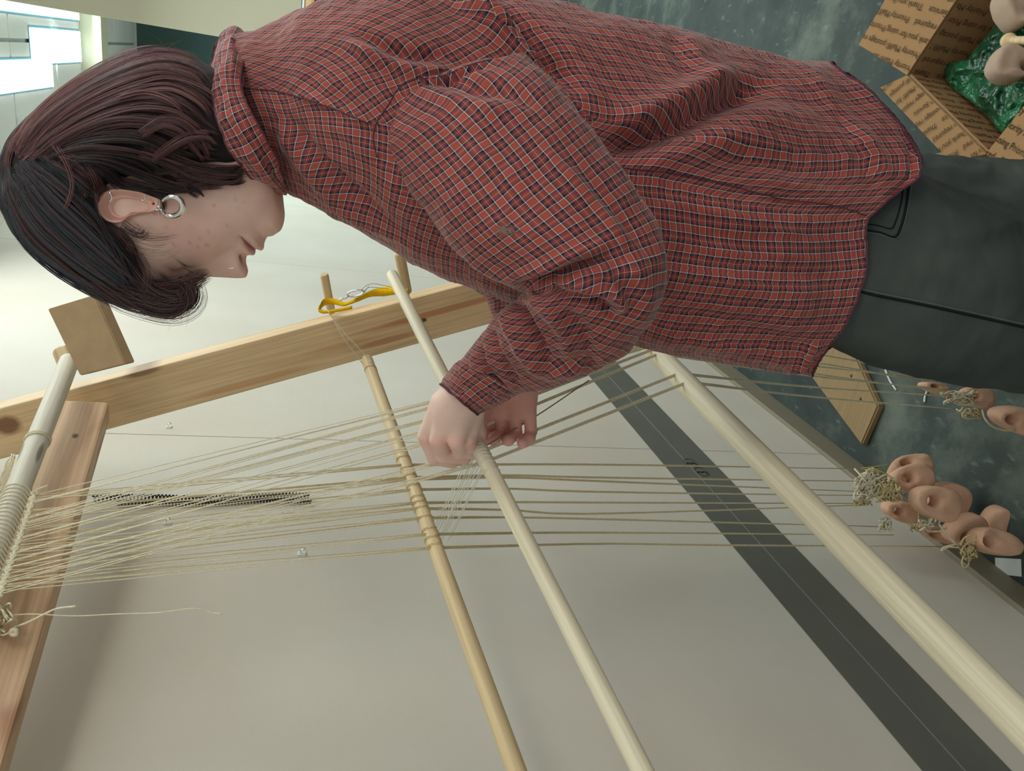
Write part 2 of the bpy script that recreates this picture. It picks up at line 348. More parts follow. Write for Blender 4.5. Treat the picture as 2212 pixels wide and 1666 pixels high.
for n_, (i, j) in enumerate(LT):
    x0 = WX+0.02+i*0.61; y0 = -1.1+j*0.61
    c0 = (x0+0.305, y0+0.305, CEIL)
    e_ = empty('ceiling_light', c0)
    lab = ['square fluorescent ceiling light above the camera', 'square fluorescent ceiling light right of the person', 'square fluorescent ceiling light at the far end right'][n_]
    tag(e_, lab, 'ceiling light')
    link('diffuser', boxgeo((x0+0.02, y0+0.02, CEIL+0.001), (0.57, 0, 0), (0, 0.57, 0), (0, 0, 0.008)), M_lit, parent=e_, smooth=False)
    v_, f_ = [], []
    fr = []
    for (a, b_, c_, d_) in ((0.003, 0.003, 0.604, 0.017), (0.003, 0.59, 0.604, 0.017), (0.003, 0.02, 0.017, 0.57), (0.59, 0.02, 0.017, 0.57)):
        g_ = boxgeo((x0+a, y0+b_, CEIL-0.004), (c_, 0, 0), (0, d_, 0), (0, 0, 0.014)); fr.append(([tuple(v.co) for v in g_.vertices], [tuple(p.vertices) for p in g_.polygons]))
    v_, f_ = joinm(fr); link('frame', mesh(v_, f_), M_ceil, parent=e_, smooth=False)
tag(link('wall_back', boxgeo((WX-0.05, YFAR, 0), (5, 0, 0), (0, 0.05, 0), (0, 0, CEIL+0.05)), M_ceil, smooth=False), 'pale far wall', None, None, 'structure')
for (x0, x1, y0, y1, lab) in ((-0.255, -0.105, 4.02, 4.79, 'bright tube light next to the header beam'), (-0.36, -0.235, 3.0, 4.28, 'bright tube light nearest the wall at the picture corner'), (-0.050, -0.010, 3.2, 4.79, 'thin cyan white tube light by the cream wall end')):
    e_ = empty('ceiling_light', ((x0+x1)/2, (y0+y1)/2, CEIL)); tag(e_, lab, 'ceiling light')
    link('diffuser', boxgeo((x0, y0, CEIL-0.012), (x1-x0, 0, 0), (0, y1-y0, 0), (0, 0, 0.010), 0.002), M_lit, parent=e_, smooth=False)
    link('frame', boxgeo((x0-0.008, y0-0.008, CEIL-0.0025), (x1-x0+0.016, 0, 0), (0, y1-y0+0.016, 0), (0, 0, 0.003)), simple('teal_frame', srgb(90, 150, 165)), parent=e_, smooth=False)
# header beam across the room and the tall cream wall end at the right
hy = 4.83
ha = on(170, 100, 1, hy); hb = on(220, 100, 1, hy)
tag(link('trim_2', boxgeo((WX, hy, hb[2]), (3.2, 0, 0), (0, 0.14, 0), (0, 0, CEIL-hb[2]), 0.003), M_cream, smooth=False), 'cream header beam across the room under the ceiling', None, None, 'structure')
cy_ = 3.2
ca = on(300, 50, 1, cy_)
cbz = on(650, 40, 1, cy_)[2]
tag(link('wall_right', boxgeo((ca[0], cy_, cbz), (1.6, 0, 0), (0, 0.16, 0), (0, 0, CEIL-cbz), 0.002), M_cream, smooth=False), 'cream wall end hanging down at the right of the room', None, None, 'structure')
M_teal = simple('dark_teal_board', srgb(62, 86, 86), 0.7, 0.3, var=0.06)
ba = on(297, 130, 1, YFAR-0.03); bb = on(640, 40, 1, YFAR-0.03)
bt = empty('chalkboard', (ba[0]+0.5, YFAR-0.03, bb[2])); tag(bt, 'dark teal chalkboard on the far wall behind the head', 'chalkboard')
link('board', boxgeo((ba[0]-1.6, YFAR-0.03, bb[2]), (3.4, 0, 0), (0, 0.02, 0), (0, 0, ba[2]-bb[2])), M_teal, parent=bt, smooth=False)
link('ledge', boxgeo((ba[0]-1.6, YFAR-0.07, bb[2]-0.03), (3.4, 0, 0), (0, 0.05, 0), (0, 0, 0.03)), M_cream, parent=bt, smooth=False)
# wooden pigeon-hole shelf with a green folder, right of the cream wall end
sy_ = 5.6
a_ = on(656, 45, 1, sy_); b_ = on(760, -60, 1, sy_)
sh = empty('wooden_shelf', ((a_[0]+b_[0])/2, sy_, 0)); tag(sh, 'light wooden shelf unit seen over the shoulder below the cream wall end', 'shelf')
x0, x1 = a_[0]-0.02, b_[0]+0.25; z1 = a_[2]; z0 = on(760, 10, 1, sy_)[2]-0.2
M_sh = wood('shelf_wood', srgb(206, 172, 128), srgb(182, 144, 98), sx=2, sy=20, off=4)
M_edge = simple('white_edging', srgb(206, 218, 216), 0.5)
w_ = 0.07
link('top_board', boxgeo((x0, sy_, z1-0.06), (x1-x0, 0, 0), (0, 0.3, 0), (0, 0, 0.06), 0.002), M_sh, parent=sh, smooth=False)
link('edging', boxgeo((x0-0.01, sy_-0.008, z1), (x1-x0+0.02, 0, 0), (0, 0.31, 0), (0, 0, 0.06), 0.002), M_edge, parent=sh, smooth=False)
link('side_board', boxgeo((x0, sy_, 0), (w_, 0, 0), (0, 0.3, 0), (0, 0, z1-0.061), 0.002), M_sh, parent=sh, smooth=False)
link('side_board', boxgeo((x1-w_, sy_, 0), (w_, 0, 0), (0, 0.3, 0), (0, 0, z1-0.061), 0.002), M_sh, parent=sh, smooth=False)
zs_ = on(726, 20, 1, sy_)[2]
link('shelf_board', boxgeo((x0+w_, sy_+0.003, zs_-0.03), (x1-x0-2*w_, 0, 0), (0, 0.29, 0), (0, 0, 0.03), 0.002), M_sh, parent=sh, smooth=False)
link('shelf_board', boxgeo((x0+w_, sy_+0.003, 0.02), (x1-x0-2*w_, 0, 0), (0, 0.29, 0), (0, 0, 0.03), 0.002), M_sh, parent=sh, smooth=False)
link('back_board', boxgeo((x0, sy_+0.301, 0), (x1-x0, 0, 0), (0, 0.012, 0), (0, 0, z1-0.04)), M_sh, parent=sh, smooth=False)
ga = on(678, 26, 1, sy_+0.03); gb = on(715, -20, 1, sy_+0.03)
hgt = ga[2]-zs_
tag(link('green_folder', boxgeo((ga[0], sy_+0.03, zs_+0.0008), (max(0.05, gb[0]-ga[0]), 0, 0), (0, 0.2, 0), (0, 0, hgt-0.002), 0.002), simple('green_card', srgb(36, 128, 108)), origin=(ga[0], sy_+0.03, zs_), smooth=False), 'green folder on the wooden shelf', 'folder')
wp = on(706, 14, 1, sy_+0.02)
tag(link('white_card', rot_fix(mesh([(wp[0]-0.02, sy_+0.022, zs_), (wp[0]+0.08, sy_+0.022, zs_), (wp[0]+0.05, sy_+0.022, wp[2]+0.02), (wp[0]-0.02, sy_+0.024, zs_), (wp[0]+0.08, sy_+0.024, zs_), (wp[0]+0.05, sy_+0.024, wp[2]+0.02)], [(0, 1, 2), (5, 4, 3), (0, 3, 4, 1), (1, 4, 5, 2), (2, 5, 3, 0)])), M_paper, origin=(wp[0], sy_+0.02, zs_), smooth=False), 'folded white paper leaning on the green folder', 'paper')
# two coiled black cords hanging on the wall
for k_, (xa, xb, yy, lab) in enumerate(((200, 668, 1071, 'upper'), (250, 672, 1082, 'lower'))):
    pa = on(xa, yy+6, 0, WX+0.006); pb = on(xb, yy, 0, WX+0.006); n_ = 12*60; pts = []
    for i in range(n_):
        t = i/(n_-1); a = 2*math.pi*60*t
        c_ = pa+(pb-pa)*t+np.array([0, 0.004*math.sin(t*9+k_), 0]); pts.append(c_+np.array([math.cos(a)*0.0042, math.sin(a)*0.0042, 0]))
    v_, f_ = tube(pts, 0.0013, 5)
    tag(link('coiled_cord', mesh(v_, f_), M_black, origin=pa), 'thin coiled black cord hanging on the wall, the one %s' % ('nearer the wall seam' if k_ == 0 else 'farther from the wall seam'), 'cord')
# two small adhesive hooks stuck to the wall
for (hx, hy_, hs, lab) in ((362, 1131, 0.9, 'tiny clear adhesive hook on the wall behind the warp near the cross beam'), (652, 1197, 1.0, 'tiny clear adhesive hook on the bare wall below the warp threads'), (365, 923, 0.8, 'tiny white push pin on the wall by the seam')):
    q = on(hx, hy_, 0, WX)
    e_ = empty('wall_hook' if hs > 0.85 else 'push_pin', q); tag(e_, lab, 'hook' if hs > 0.85 else 'pin')
    link('base_plate', boxgeo(q-np.array([0, 0.006, 0.007])*hs, (0.002, 0, 0), (0, 0.012*hs, 0), (0, 0, 0.014*hs), 0.0007), M_paper, parent=e_)
    v_, f_ = tube(spl([q+np.array([0.001, 0, 0.003]), q+np.array([0.008, 0, 0.001])*hs, q+np.array([0.010, 0, -0.005])*hs, q+np.array([0.014, 0, 0.001])*hs], 10), 0.0013, 6)
    link('hook_arm', mesh(v_, f_), M_steel, parent=e_)

# ================================================================ the loom
post0, post1 = P(-90, 955, 1.262), P(946, 674, 1.40)
dirp = post1-post0
post2 = post0+dirp*((0.0-post0[2])/dirp[2])            # down to the floor
loom = empty('warp_weighted_loom', post2); tag(loom, 'upright pine warp weighted loom leaning against the white wall', 'loom')
wdir = IMGY*math.cos(0.42)+FWD*math.sin(0.42)
po = local_box('post', post0, post2+dirp/np.linalg.norm(dirp)*0.0, wdir, 0.089, 0.038, M_pine, loom, 0.004)
# cross beam
cb0 = P(168, 886, 1.245); cb1 = P(-150, 1790, 0.69)
local_box('cross_beam', cb0, cb1, IMGX*math.cos(0.45)+FWD*math.sin(0.45), 0.094, 0.038, M_pine2, loom, 0.004)
# bracket that carries the cloth beam
def prism(pts, depth_vec, bev=0.0):
    pts = [np.asarray(p) for p in pts]; n = len(pts); vs = pts+[p+depth_vec for p in pts]
    fs = [tuple(range(n)), tuple(range(2*n-1, n-1, -1))]+[(i, i+n, (i+1) % n+n, (i+1) % n) for i in range(n)]
    me = rot_fix(mesh(vs, fs))
    if bev:
        bm = bmesh.new(); bm.from_mesh(me); bmesh.ops.bevel(bm, geom=list(bm.edges), offset=bev, segments=2, affect='EDGES'); bm.to_mesh(me); bm.free()
    return me
dv = FWD*0.020+IMGX*0.006-IMGY*0.004
link('beam_bracket', prism([P(102, 668, 1.17), P(204, 637, 1.17), P(271, 787, 1.185), P(172, 812, 1.185)], dv, 0.0015), M_mdf, parent=loom, smooth=False)
local_rod('peg', P(700, 592, 1.30), P(716, 676, 1.345), 0.0075, M_dowel2, loom)
local_rod('peg', P(862, 545, 1.29), P(879, 632, 1.345), 0.0095, M_dowel2, loom)
# pointed foot board on the floor
FZ = 0.022
ft = [on(1752, 815, 2, FZ), on(1860, 962, 2, FZ), on(1897, 878, 2, FZ), on(1836, 742, 2, FZ), on(1760, 640, 2, FZ), on(1700, 742, 2, FZ)]
fo = empty('foot_board', np.mean(ft, axis=0)*np.array([1, 1, 0])); tag(fo, 'pointed pine foot board lying on the floor beside the jeans', 'wooden board')
bo = link('board', prism(ft, np.array([0, 0, -0.0215]), 0.004), M_foot, parent=fo, smooth=False)
for (qx, qy) in ((1839, 812), (1859, 862)):
    q = on(qx, qy, 2, FZ); v_, f_ = tube([q+np.array([0, 0, -0.002]), q+np.array([0, 0, 0.0008])], 0.0045, 12); link('screw', mesh(v_, f_), simple('dark_screw', srgb(96, 76, 50)), parent=fo)
# cloth beam and rods
tag(local_rod('cloth_beam', P(151, 778, 1.225), P(-170, 1580, 0.715), 0.0148, M_beam), 'thick grey white round cloth beam at the top of the loom', 'rod')
tag(local_rod('beam_end_plug', P(136, 756, 1.245), P(150, 790, 1.235), 0.0165, M_dowel2), 'short round wooden plug behind the cloth beam end', 'peg')
R1a, R1b = P(792, 775, 1.33), P(1150, 1760, 0.71)
R2a, R2b = P(846, 592, 1.24), P(1445, 1780, 0.60)
R3a, R3b = P(1368, 712, 1.32), P(2420, 1780, 0.545)
tag(local_rod('heddle_rod', R1a, R1b, 0.0103, M_dowel2), 'tan wooden dowel tied to the post behind the warp threads', 'rod')
tag(local_rod('heddle_rod', R2a, R2b, 0.0097, M_dowel), 'pale slim wooden dowel held by the near hand with white thread loops', 'rod')
tag(local_rod('shed_rod', R3a, R3b, 0.0170, M_dowel), 'thickest pale round shed rod crossing the lower right of the picture', 'rod')

def linept(A, B, x=None, y=None):            # the point of a rod seen at picture column x or row y
    lo, hi = 0.0, 1.0
    for _ in range(40):
        mi = (lo+hi)/2; q = px((A+(B-A)*mi)[None])[0]
        v = (q[0] < x) if x is not None else (q[1] < y)
        if v: lo = mi
        else: hi = mi
    return A+(B-A)*lo
# ---- header band
def yarn(pts, r=0.0007, n=None, twist=0.0, sides=5):
    p = spl(pts, n or max(2, len(pts)*6)); return tube(p, r, sides)
def hd(t): return P(74-76*t, 1068+216*t, 0.975-0.13*t)
we = empty('warp', hd(0.5)); tag(we, 'undyed wool warp with a braided heading band fanning down the loom', 'yarn')
parts = []
for k in range(3):
    pts = [hd(t)+IMGX*(0.0032*math.sin(90*t+k*2.09))+FWD*(0.0022*math.cos(180*t+k*2.09)-0.001)+IMGX*0.0006*k for t in np.linspace(-0.02, 1.02, 260)]
    parts.append(tube(pts, 0.0017, 6))
v_, f_ = joinm(parts); link('heading_band', mesh(v_, f_), M_yarn, parent=we)
CB0, CB1 = P(151, 778, 1.225), P(-170, 1580, 0.715)
cax = (CB1-CB0)/np.linalg.norm(CB1-CB0); cu_ = IMGX-cax*(IMGX@cax); cu_ /= np.linalg.norm(cu_); cv_ = np.cross(cax, cu_)
if cv_@FWD > 0: cv_ = -cv_
for k in range(24):                          # lashings round the cloth beam
    t = (k+0.5)/24; h_ = hd(t); s_ = (h_-CB0)@cax-0.012; c_ = CB0+cax*s_
    ring = [c_+(cu_*math.cos(a)+cv_*math.sin(a))*0.0158 for a in np.linspace(0.35, math.pi*1.3, 12)]
    v_, f_ = tube(np.vstack([[h_], ring]), 0.0008, 5); link('lashing', mesh(v_, f_), M_yarn, parent=we)
for dd in (0.0, 0.0026, 0.0052):
    s_ = (P(62, 1035, 1.1)-CB0)@cax; c_ = CB0+cax*(s_+dd)
    ring = [c_+(cu_*math.cos(a)+cv_*math.sin(a))*0.0160+cax*0.004*math.sin(a*0.5) for a in np.linspace(0, 2*math.pi, 24, endpoint=False)]
    v_, f_ = tube(ring, 0.0010, 5, closed=True); link('lashing', mesh(v_, f_), M_yarn, parent=we)
v_, f_ = yarn([P(66, 1030, 1.0), P(68, 1056, 0.99), P(60, 1072, 0.98), P(80, 1058, 0.97), P(104, 1049, 0.97)], 0.0013, 24); link('tie_end', mesh(v_, f_), M_yarn, parent=we)
# loose bundle of yarn hung left of the beam and the tangle at the left edge
parts = []
for k in range(26):
    a = rng.uniform(-1, 1, (5, 2))
    parts.append(yarn([P(28+a[0, 0]*5, 985+a[0, 1]*6, 1.11), P(20+a[1, 0]*8, 1005+a[1, 1]*5, 1.10), P(12+a[2, 0]*10, 1028+a[2, 1]*8, 1.10), P(2+a[3, 0]*9, 1052+a[3, 1]*8, 1.10), P(-8+a[4, 0]*6, 1080, 1.09)], 0.0009, 18))
v_, f_ = joinm(parts); tag(link('yarn_bundle', mesh(v_, f_), M_yarn, origin=P(12, 1028, 1.1)), 'frayed cream yarn bundle tied behind the cloth beam', 'yarn')
parts = []
for k in range(9):
    c_ = np.array([6+rng.uniform(-8, 12), 1332+rng.uniform(-18, 26)]); rx, ry = rng.uniform(8, 20), rng.uniform(8, 20); ph = rng.uniform(0, 6)
    parts.append(tube([P(c_[0]+rx*math.cos(a+ph), c_[1]+ry*math.sin(a), 0.84+0.012*math.sin(2*a+k)) for a in np.linspace(0, 2*math.pi, 28, endpoint=False)], 0.0011, 5, closed=True))
parts.append(yarn([P(30, 1355, 0.84), P(60, 1345, 0.832), P(100, 1325, 0.83), P(125, 1315, 0.83), P(164, 1310, 0.826)], 0.0012, 30))
parts.append(yarn([P(20, 1330, 0.84), P(70, 1327, 0.84), P(160, 1331, 0.84), P(250, 1327, 0.84), P(340, 1324, 0.84), P(415, 1315, 0.845), P(450, 1322, 0.85), P(480, 1327, 0.85)], 0.0007, 50))
parts.append(tube([P(30+6*math.cos(a), 1366+6*math.sin(a), 0.832) for a in np.linspace(0, 2*math.pi, 16, endpoint=False)], 0.0026, 6, closed=True))
v_, f_ = joinm(parts); tag(link('yarn_skein', mesh(v_, f_), M_yarn, origin=P(10, 1335, 0.9)), 'loose looped skein of cream yarn hanging below the cloth beam with trailing ends', 'yarn')
# ---- warp threads: back layer passes rod 1, front layer passes rod 2 and the shed rod
def backpt(y):                               # a point just behind the front face of rod 1
    q = linept(R1a, R1b, y=y); return q-FWD*0.0108
nT = 0
back = [(1003, [(1300, 1004, 1.30), (1840, 1013, 1.52)]), (1030, [(1100, 1027, 1.22), (1300, 1032, 1.30), (1860, 1040, 1.53)]), (1034, [(1100, 1032, 1.22), (1300, 1040, 1.30), (1880, 1063, 1.54)]),
        (1056, [(1100, 1056, 1.22), (1300, 1063, 1.31), (1870, 1071, 1.55)]), (1084, [(1100, 1085, 1.22), (1300, 1086, 1.31), (1875, 1088, 1.55)]), (1096, [(1100, 1102, 1.22), (1300, 1110, 1.31), (1868, 1091, 1.56)]),
        (1116, [(1100, 1118, 1.22), (1300, 1122, 1.31), (1900, 1138, 1.56)]), (1151, [(1300, 1151, 1.31), (1930, 1156, 1.56)]), (1180, [(1300, 1175, 1.31), (1560, 1178, 1.40), (2040, 1181, 1.58)])]
for i, (yr, rest) in enumerate(back):
    rp = backpt(yr); rpx = px(rp[None])[0]
    for k in range(4):
        t = min(0.995, max(0.01, (i+(k+0.5)/4)/9+rng.uniform(-0.05, 0.05))); off = (k-1.5)*0.0011
        ends = [P(a, b, c)+IMGY*off*(0.8 if m_ < len(rest)-1 else 0.2) for m_, (a, b, c) in enumerate(rest)]
        p_ = np.vstack([spl([hd(t)+IMGX*0.004, rp+IMGY*off], 10), spl([rp+IMGY*off]+ends, 12)[1:]])
        v_, f_ = tube(p_, 0.00062, 5); link('warp_thread', mesh(v_, f_), M_yarn if k % 2 else M_yarn2, parent=we); nT += 1
def onrod3(x, dy=0):                         # over the camera side of the shed rod
    q = linept(R3a, R3b, x=x); return q-FWD*0.0185
front = [(1000, 852, 0.955, 1392, (1750, 764, 1.34), (1945, 800, 1.42)), (1000, 862, 0.95, 1404, (1750, 782, 1.34), (1990, 824, 1.44)), (1010, 885, 0.95, 1398, (1750, 806, 1.34), (2040, 845, 1.46)),
         (1020, 905, 0.95, 1410, (1750, 790, 1.34), (2000, 818, 1.46)), (1022, 930, 0.95, 1420, (1750, 812, 1.34), (2050, 842, 1.46)), (1034, 978, 0.945, 1462, (1750, 836, 1.33), (2082, 858, 1.45)), (1044, 1000, 0.94, 1480, (1750, 857, 1.32), (2070, 884, 1.43))]
for i, (xa, ya, da, xr, m1, e1) in enumerate(front):
    rp = onrod3(xr)
    for k in range(4):
        t = min(0.99, max(0.005, (i+(k+0.5)/4)/7*0.98+rng.uniform(-0.06, 0.06))); off = (k-1.5)*0.0011
        hp = P(xa, ya, da)+IMGY*off
        p_ = np.vstack([spl([hd(t)+IMGX*0.004-FWD*0.002, hp], 10), spl([hp, rp+IMGY*off*1.2], 8)[1:], spl([rp+IMGY*off*1.2, P(*m1)+IMGY*off*0.6, P(*e1)+IMGY*off*0.4], 8)[1:]])
        v_, f_ = tube(p_, 0.00062, 5); link('warp_thread', mesh(v_, f_), M_yarn, parent=we); nT += 1
# dark thread pulled from the hand to the shed rod
v_, f_ = yarn([P(1045, 966, 0.935), P(1160, 898, 1.0), P(1272, 822, 1.10)], 0.0009, 8); link('pulled_thread', mesh(v_, f_), simple('grey_brown_wool', srgb(136, 122, 104), 0.9), parent=we)
# loops of thread on the two rods
def loops(A, B, ys, r, mat, cnt, th=0.0006, name='thread_loop', skew=0.004):
    ax = (B-A)/np.linalg.norm(B-A); u = np.cross(ax, FWD); u /= np.linalg.norm(u); v = np.cross(ax, u)
    for y in ys:
        c0 = linept(A, B, y=y); pr = []
        for k in range(cnt):
            c_ = c0+ax*(k-cnt/2)*0.0016
            pr.append(tube([c_+(u*math.cos(a)+v*math.sin(a))*r+ax*skew*math.sin(a+k) for a in np.linspace(0, 2*math.pi, 20, endpoint=False)], th, 5, closed=True))
        v_, f_ = joinm(pr); link(name, mesh(v_, f_), mat, parent=we)
loops(R1a, R1b, [800, 995, 1018, 1034, 1056, 1080, 1092, 1104, 1124, 1150, 1168, 1184], 0.0106, M_yarn2, 3, 0.0005)
loops(R2a, R2b, [965, 970, 976, 983, 990, 1001, 1018], 0.0101, M_white, 2, 0.00045, skew=0.006)
for k, (xa, ya, xb, yb) in enumerate(((1018, 968, 935, 1148), (1022, 968, 940, 1150), (1026, 978, 945, 1152), (1030, 975, 944, 1172), (1034, 985, 940, 1178), (1036, 990, 948, 1170), (1040, 996, 952, 1172), (1044, 1005, 966, 1170), (1046, 1010, 972, 1165))):
    v_, f_ = yarn([P(xa, ya, 0.935), P((xa+xb)/2, (ya+yb)/2, 1.0), P(xb, yb, 1.075)], 0.0007, 6, sides=4); link('heddle_thread', mesh(v_, f_), M_white, parent=we)
v_, f_ = yarn([P(921, 1105, 1.1), P(935, 1098, 1.08), P(955, 1100, 1.05), P(972, 1090, 1.04), P(985, 1080, 1.03)], 0.0004, 18); link('heddle_thread', mesh(v_, f_), M_white, parent=we)
# string tying rod 1 to the peg
v1 = yarn([P(690, 668, 1.30), P(708, 672, 1.27), P(716, 684, 1.27), P(745, 720, 1.275), P(792, 770, 1.30), P(802, 782, 1.30)], 0.0009, 24)
v2 = yarn([P(716, 684, 1.27), P(742, 730, 1.272), P(776, 776, 1.30), P(788, 792, 1.33)], 0.0007, 16)
v_, f_ = joinm([v1, v2]); tag(link('tie_string', mesh(v_, f_), M_yarn, origin=P(745, 720, 1.275)), 'thin cream string running from the peg to the tan dowel across the post', 'string')
# yellow felt strip with a steel snap hook
ys_ = empty('yellow_strap', P(780, 650, 1.30)); tag(ys_, 'yellow felt strap lying along the post between the pegs', 'strap')
cl = spl([(690, 664), (700, 650), (722, 649), (745, 655), (770, 646), (800, 632), (830, 626), (866, 624), (884, 630)], 60)
wd = np.interp(np.linspace(0, 1, 60), [0, 0.1, 0.3, 0.42, 0.6, 0.75, 1], [8, 15, 12, 7, 12, 20, 12])
vs = []
for i, (c_, w__) in enumerate(zip(cl, wd)):
    tw = math.sin(i*0.22)*0.010
    for (s_, dz) in ((-0.3, 0.0), (0.7, 0.0), (0.7, 0.003), (-0.3, 0.003)): vs.append(P(c_[0], c_[1]+s_*w__, 1.285+tw*s_+(0.018*abs(math.sin(i*0.11))))+FWD*dz)
fs = [(i*4+k, i*4+(k+1) % 4, i*4+4+(k+1) % 4, i*4+4+k) for i in range(59) for k in range(4)]+[(0, 1, 2, 3), (236, 237, 238, 239)]
link('felt_band', rot_fix(mesh(vs, fs)), M_yel, parent=ys_)
cl2 = spl([(690, 664), (688, 672), (700, 676), (730, 672), (760, 666)], 30)
vs = []
for c_ in cl2:
    for (s_, dz) in ((-5, 0.0), (5, 0.0), (5, 0.003), (-5, 0.003)): vs.append(P(c_[0], c_[1]-2+s_*0.7, 1.275)+FWD*dz)
link('felt_fold', rot_fix(mesh(vs, [(i*4+k, i*4+(k+1) % 4, i*4+4+(k+1) % 4, i*4+4+k) for i in range(29) for k in range(4)]+[(0, 1, 2, 3), (116, 117, 118, 119)])), M_yel, parent=ys_)
ck = empty('snap_hook', P(765, 638, 1.285)); tag(ck, 'small steel snap hook clipped to the yellow strap', 'hook')
v_, f_ = tube([P(768+18*math.cos(a), 634+6.5*math.sin(a)-3*math.cos(a), 1.28+0.004*math.sin(a)) for a in np.linspace(0, 2*math.pi, 30, endpoint=False)], 0.0016, 8, closed=True); link('ring', mesh(v_, f_), M_steel, parent=ck)
v_, f_ = tube(spl([P(752, 640, 1.28), P(745, 645, 1.278), P(738, 646, 1.278), P(734, 650, 1.278)], 12), [0.0014]*6+[0.002]*6, 8); link('clasp', mesh(v_, f_), M_steel, parent=ck)
pr = [yarn([P(778, 629, 1.28), P(790, 618, 1.27), P(805, 613, 1.27), P(825, 616, 1.27), P(852, 622, 1.28)], 0.00035, 20, sides=4), yarn([P(786, 632, 1.28), P(792, 624, 1.27), P(802, 621, 1.27), P(840, 624, 1.28)], 0.00035, 20, sides=4), yarn([P(788, 631, 1.28), P(797, 617, 1.27)], 0.00035, 4, sides=4)]
v_, f_ = joinm(pr); link('thread_end', mesh(v_, f_), M_black, parent=ck)

# ================================================================ clay loom weights
def weight_mesh(rx, ry, rz, hole=(-0.35, 0), seed=0, taper=0.3, hr=0.16):
    """a flattened, tapering lump of clay pierced near its narrow end"""
    n, k = 40, 56; vs, fs = [], []
    hole = np.array(hole)
    def outline(a):
        x = math.cos(a); y = math.sin(a)*(1+taper*math.cos(a)*0.9); return np.array([np.sign(x)*abs(x)**0.85, np.sign(y)*abs(y)**0.8])*0.96
    rows = 12
    for side in (1, -1):
        for i in range(rows+1):
            t = i/rows                        # 0 at the hole, 1 at the rim
            for j in range(k):
                a = 2*math.pi*j/k; o_ = outline(a); h_ = hole+np.array([math.cos(a), math.sin(a)*rx/ry])*hr
                p2 = h_+(o_-h_)*math.sin(t*math.pi/2)**0.9
                z = math.sqrt(max(0, 1-t**3.2))*min(1, 0.15+(t*7)**0.5) if t > 0 else 0.05
                nn = noise.noise(Vector((p2[0]*1.7+seed*5, p2[1]*1.7, side*2.0)))*0.16+noise.noise(Vector((p2[0]*5+seed*3, p2[1]*5, side)))*0.05
                vs.append((p2[0]*rx, p2[1]*ry, side*(z*(1+nn))*rz))
    for s_ in (0, 1):
        b_ = s_*(rows+1)*k
        for i in range(rows):
            for j in range(k):
                l = (j+1) % k; q = (b_+i*k+j, b_+i*k+l, b_+(i+1)*k+l, b_+(i+1)*k+j); fs.append(q if s_ else q[::-1])
    for j in range(k):
        l = (j+1) % k; o_ = (rows+1)*k
        fs.append((j, l, o_+l, o_+j)); fs.append((rows*k+j, o_+rows*k+j, o_+rows*k+l, rows*k+l))
    return fast_mesh(np.array(vs), fs)
def weight(name, x, y, d, ang, w_px, h_px, thick, tilt, label, mat, seed, group=None, hole=(-0.35, 0), taper=0.3):
    s = d/F; me = weight_mesh(w_px/2*s, h_px/2*s, thick, hole, seed, taper)
    bm = bmesh.new(); bm.from_mesh(me); bmesh.ops.remove_doubles(bm, verts=bm.verts, dist=0.00005); bmesh.ops.recalc_face_normals(bm, faces=bm.faces); bm.to_mesh(me); bm.free()
    me.materials.append(mat); me.polygons.foreach_set('use_smooth', [True]*len(me.polygons)); me.update()
    o = bpy.data.objects.new(name, me); C.objects.link(o)
    ax = IMGX*math.cos(ang)+IMGY*math.sin(ang); zz = -FWD
    zz = zz*math.cos(tilt[0])+IMGY*math.sin(tilt[0]); zz = zz*math.cos(tilt[1])+IMGX*math.sin(tilt[1]); zz -= ax*(zz@ax)*0.999; zz /= np.linalg.norm(zz); ax = ax-zz*(ax@zz); ax /= np.linalg.norm(ax); yy = np.cross(zz, ax)
    M = Matrix.Identity(4)
    for i, a in enumerate((ax, yy, zz)):
        for j in range(3): M[j][i] = a[j]
    q = P(x, y, d)
    for j in range(3): M[j][3] = q[j]
    o.matrix_world = M; tag(o, label, 'loom weight', group)
    return o
G = 'clay weights hanging from the warp threads'
weight('loom_weight', 1966, 1012, 1.62, -0.15, 96, 50, 0.026, (-0.7, 0), 'squarish clay weight behind, topmost of the right hand row, seen on edge', M_clay, 1, G)
weight('loom_weight', 1968, 1034, 1.53, -0.12, 96, 62, 0.021, (-0.3, 0), 'clay weight with a hole and three pits, nearest the person in the row', M_clay, 2, G)
weight('loom_weight', 2046, 1082, 1.62, 0.35, 92, 84, 0.021, (0.2, 0.2), 'rounded clay weight half hidden behind the weight in the middle of the row', M_clay, 3, G)
weight('loom_weight', 2020, 1086, 1.475, 0.3, 108, 74, 0.022, (0, 0.2), 'large clay weight with a clear round hole in the middle of the row', M_clay, 4, G)
weight('loom_weight', 1944, 1104, 1.58, 0.28, 78, 44, 0.019, (0.1, 0), 'clay weight against the skirting with a wide round hole', M_clay, 5, G)
weight('loom_weight', 2022, 1152, 1.60, 0.3, 84, 28, 0.018, (0.2, 0), 'narrow clay weight mostly hidden under yarn knots by the skirting', M_clay, 6, G)
weight('loom_weight', 2085, 1146, 1.53, -0.35, 92, 62, 0.024, (0.1, 0.2), 'cracked clay weight with a small hole tied in pale yarn', M_clay, 7, G)
weight('loom_weight', 2166, 1136, 1.58, 3.5, 96, 78, 0.022, (0.1, -0.3), 'clay weight farthest from the wall at the outer end of the row', M_clay, 8, G)
weight('loom_weight', 2152, 1172, 1.45, 0.26, 108, 56, 0.024, (-0.2, 0), 'biggest pale clay weight above the white paper tag', M_clay, 9, G, hole=(-0.7, -0.3), taper=-0.25)
weight('loom_weight', 2192, 906, 1.40, 0.25, 104, 56, 0.024, (0.2, 0), 'clay weight with a deep hole hanging below the jeans at the frame edge', M_clay, 10, G, hole=(-0.5, 0.0), taper=0.5)
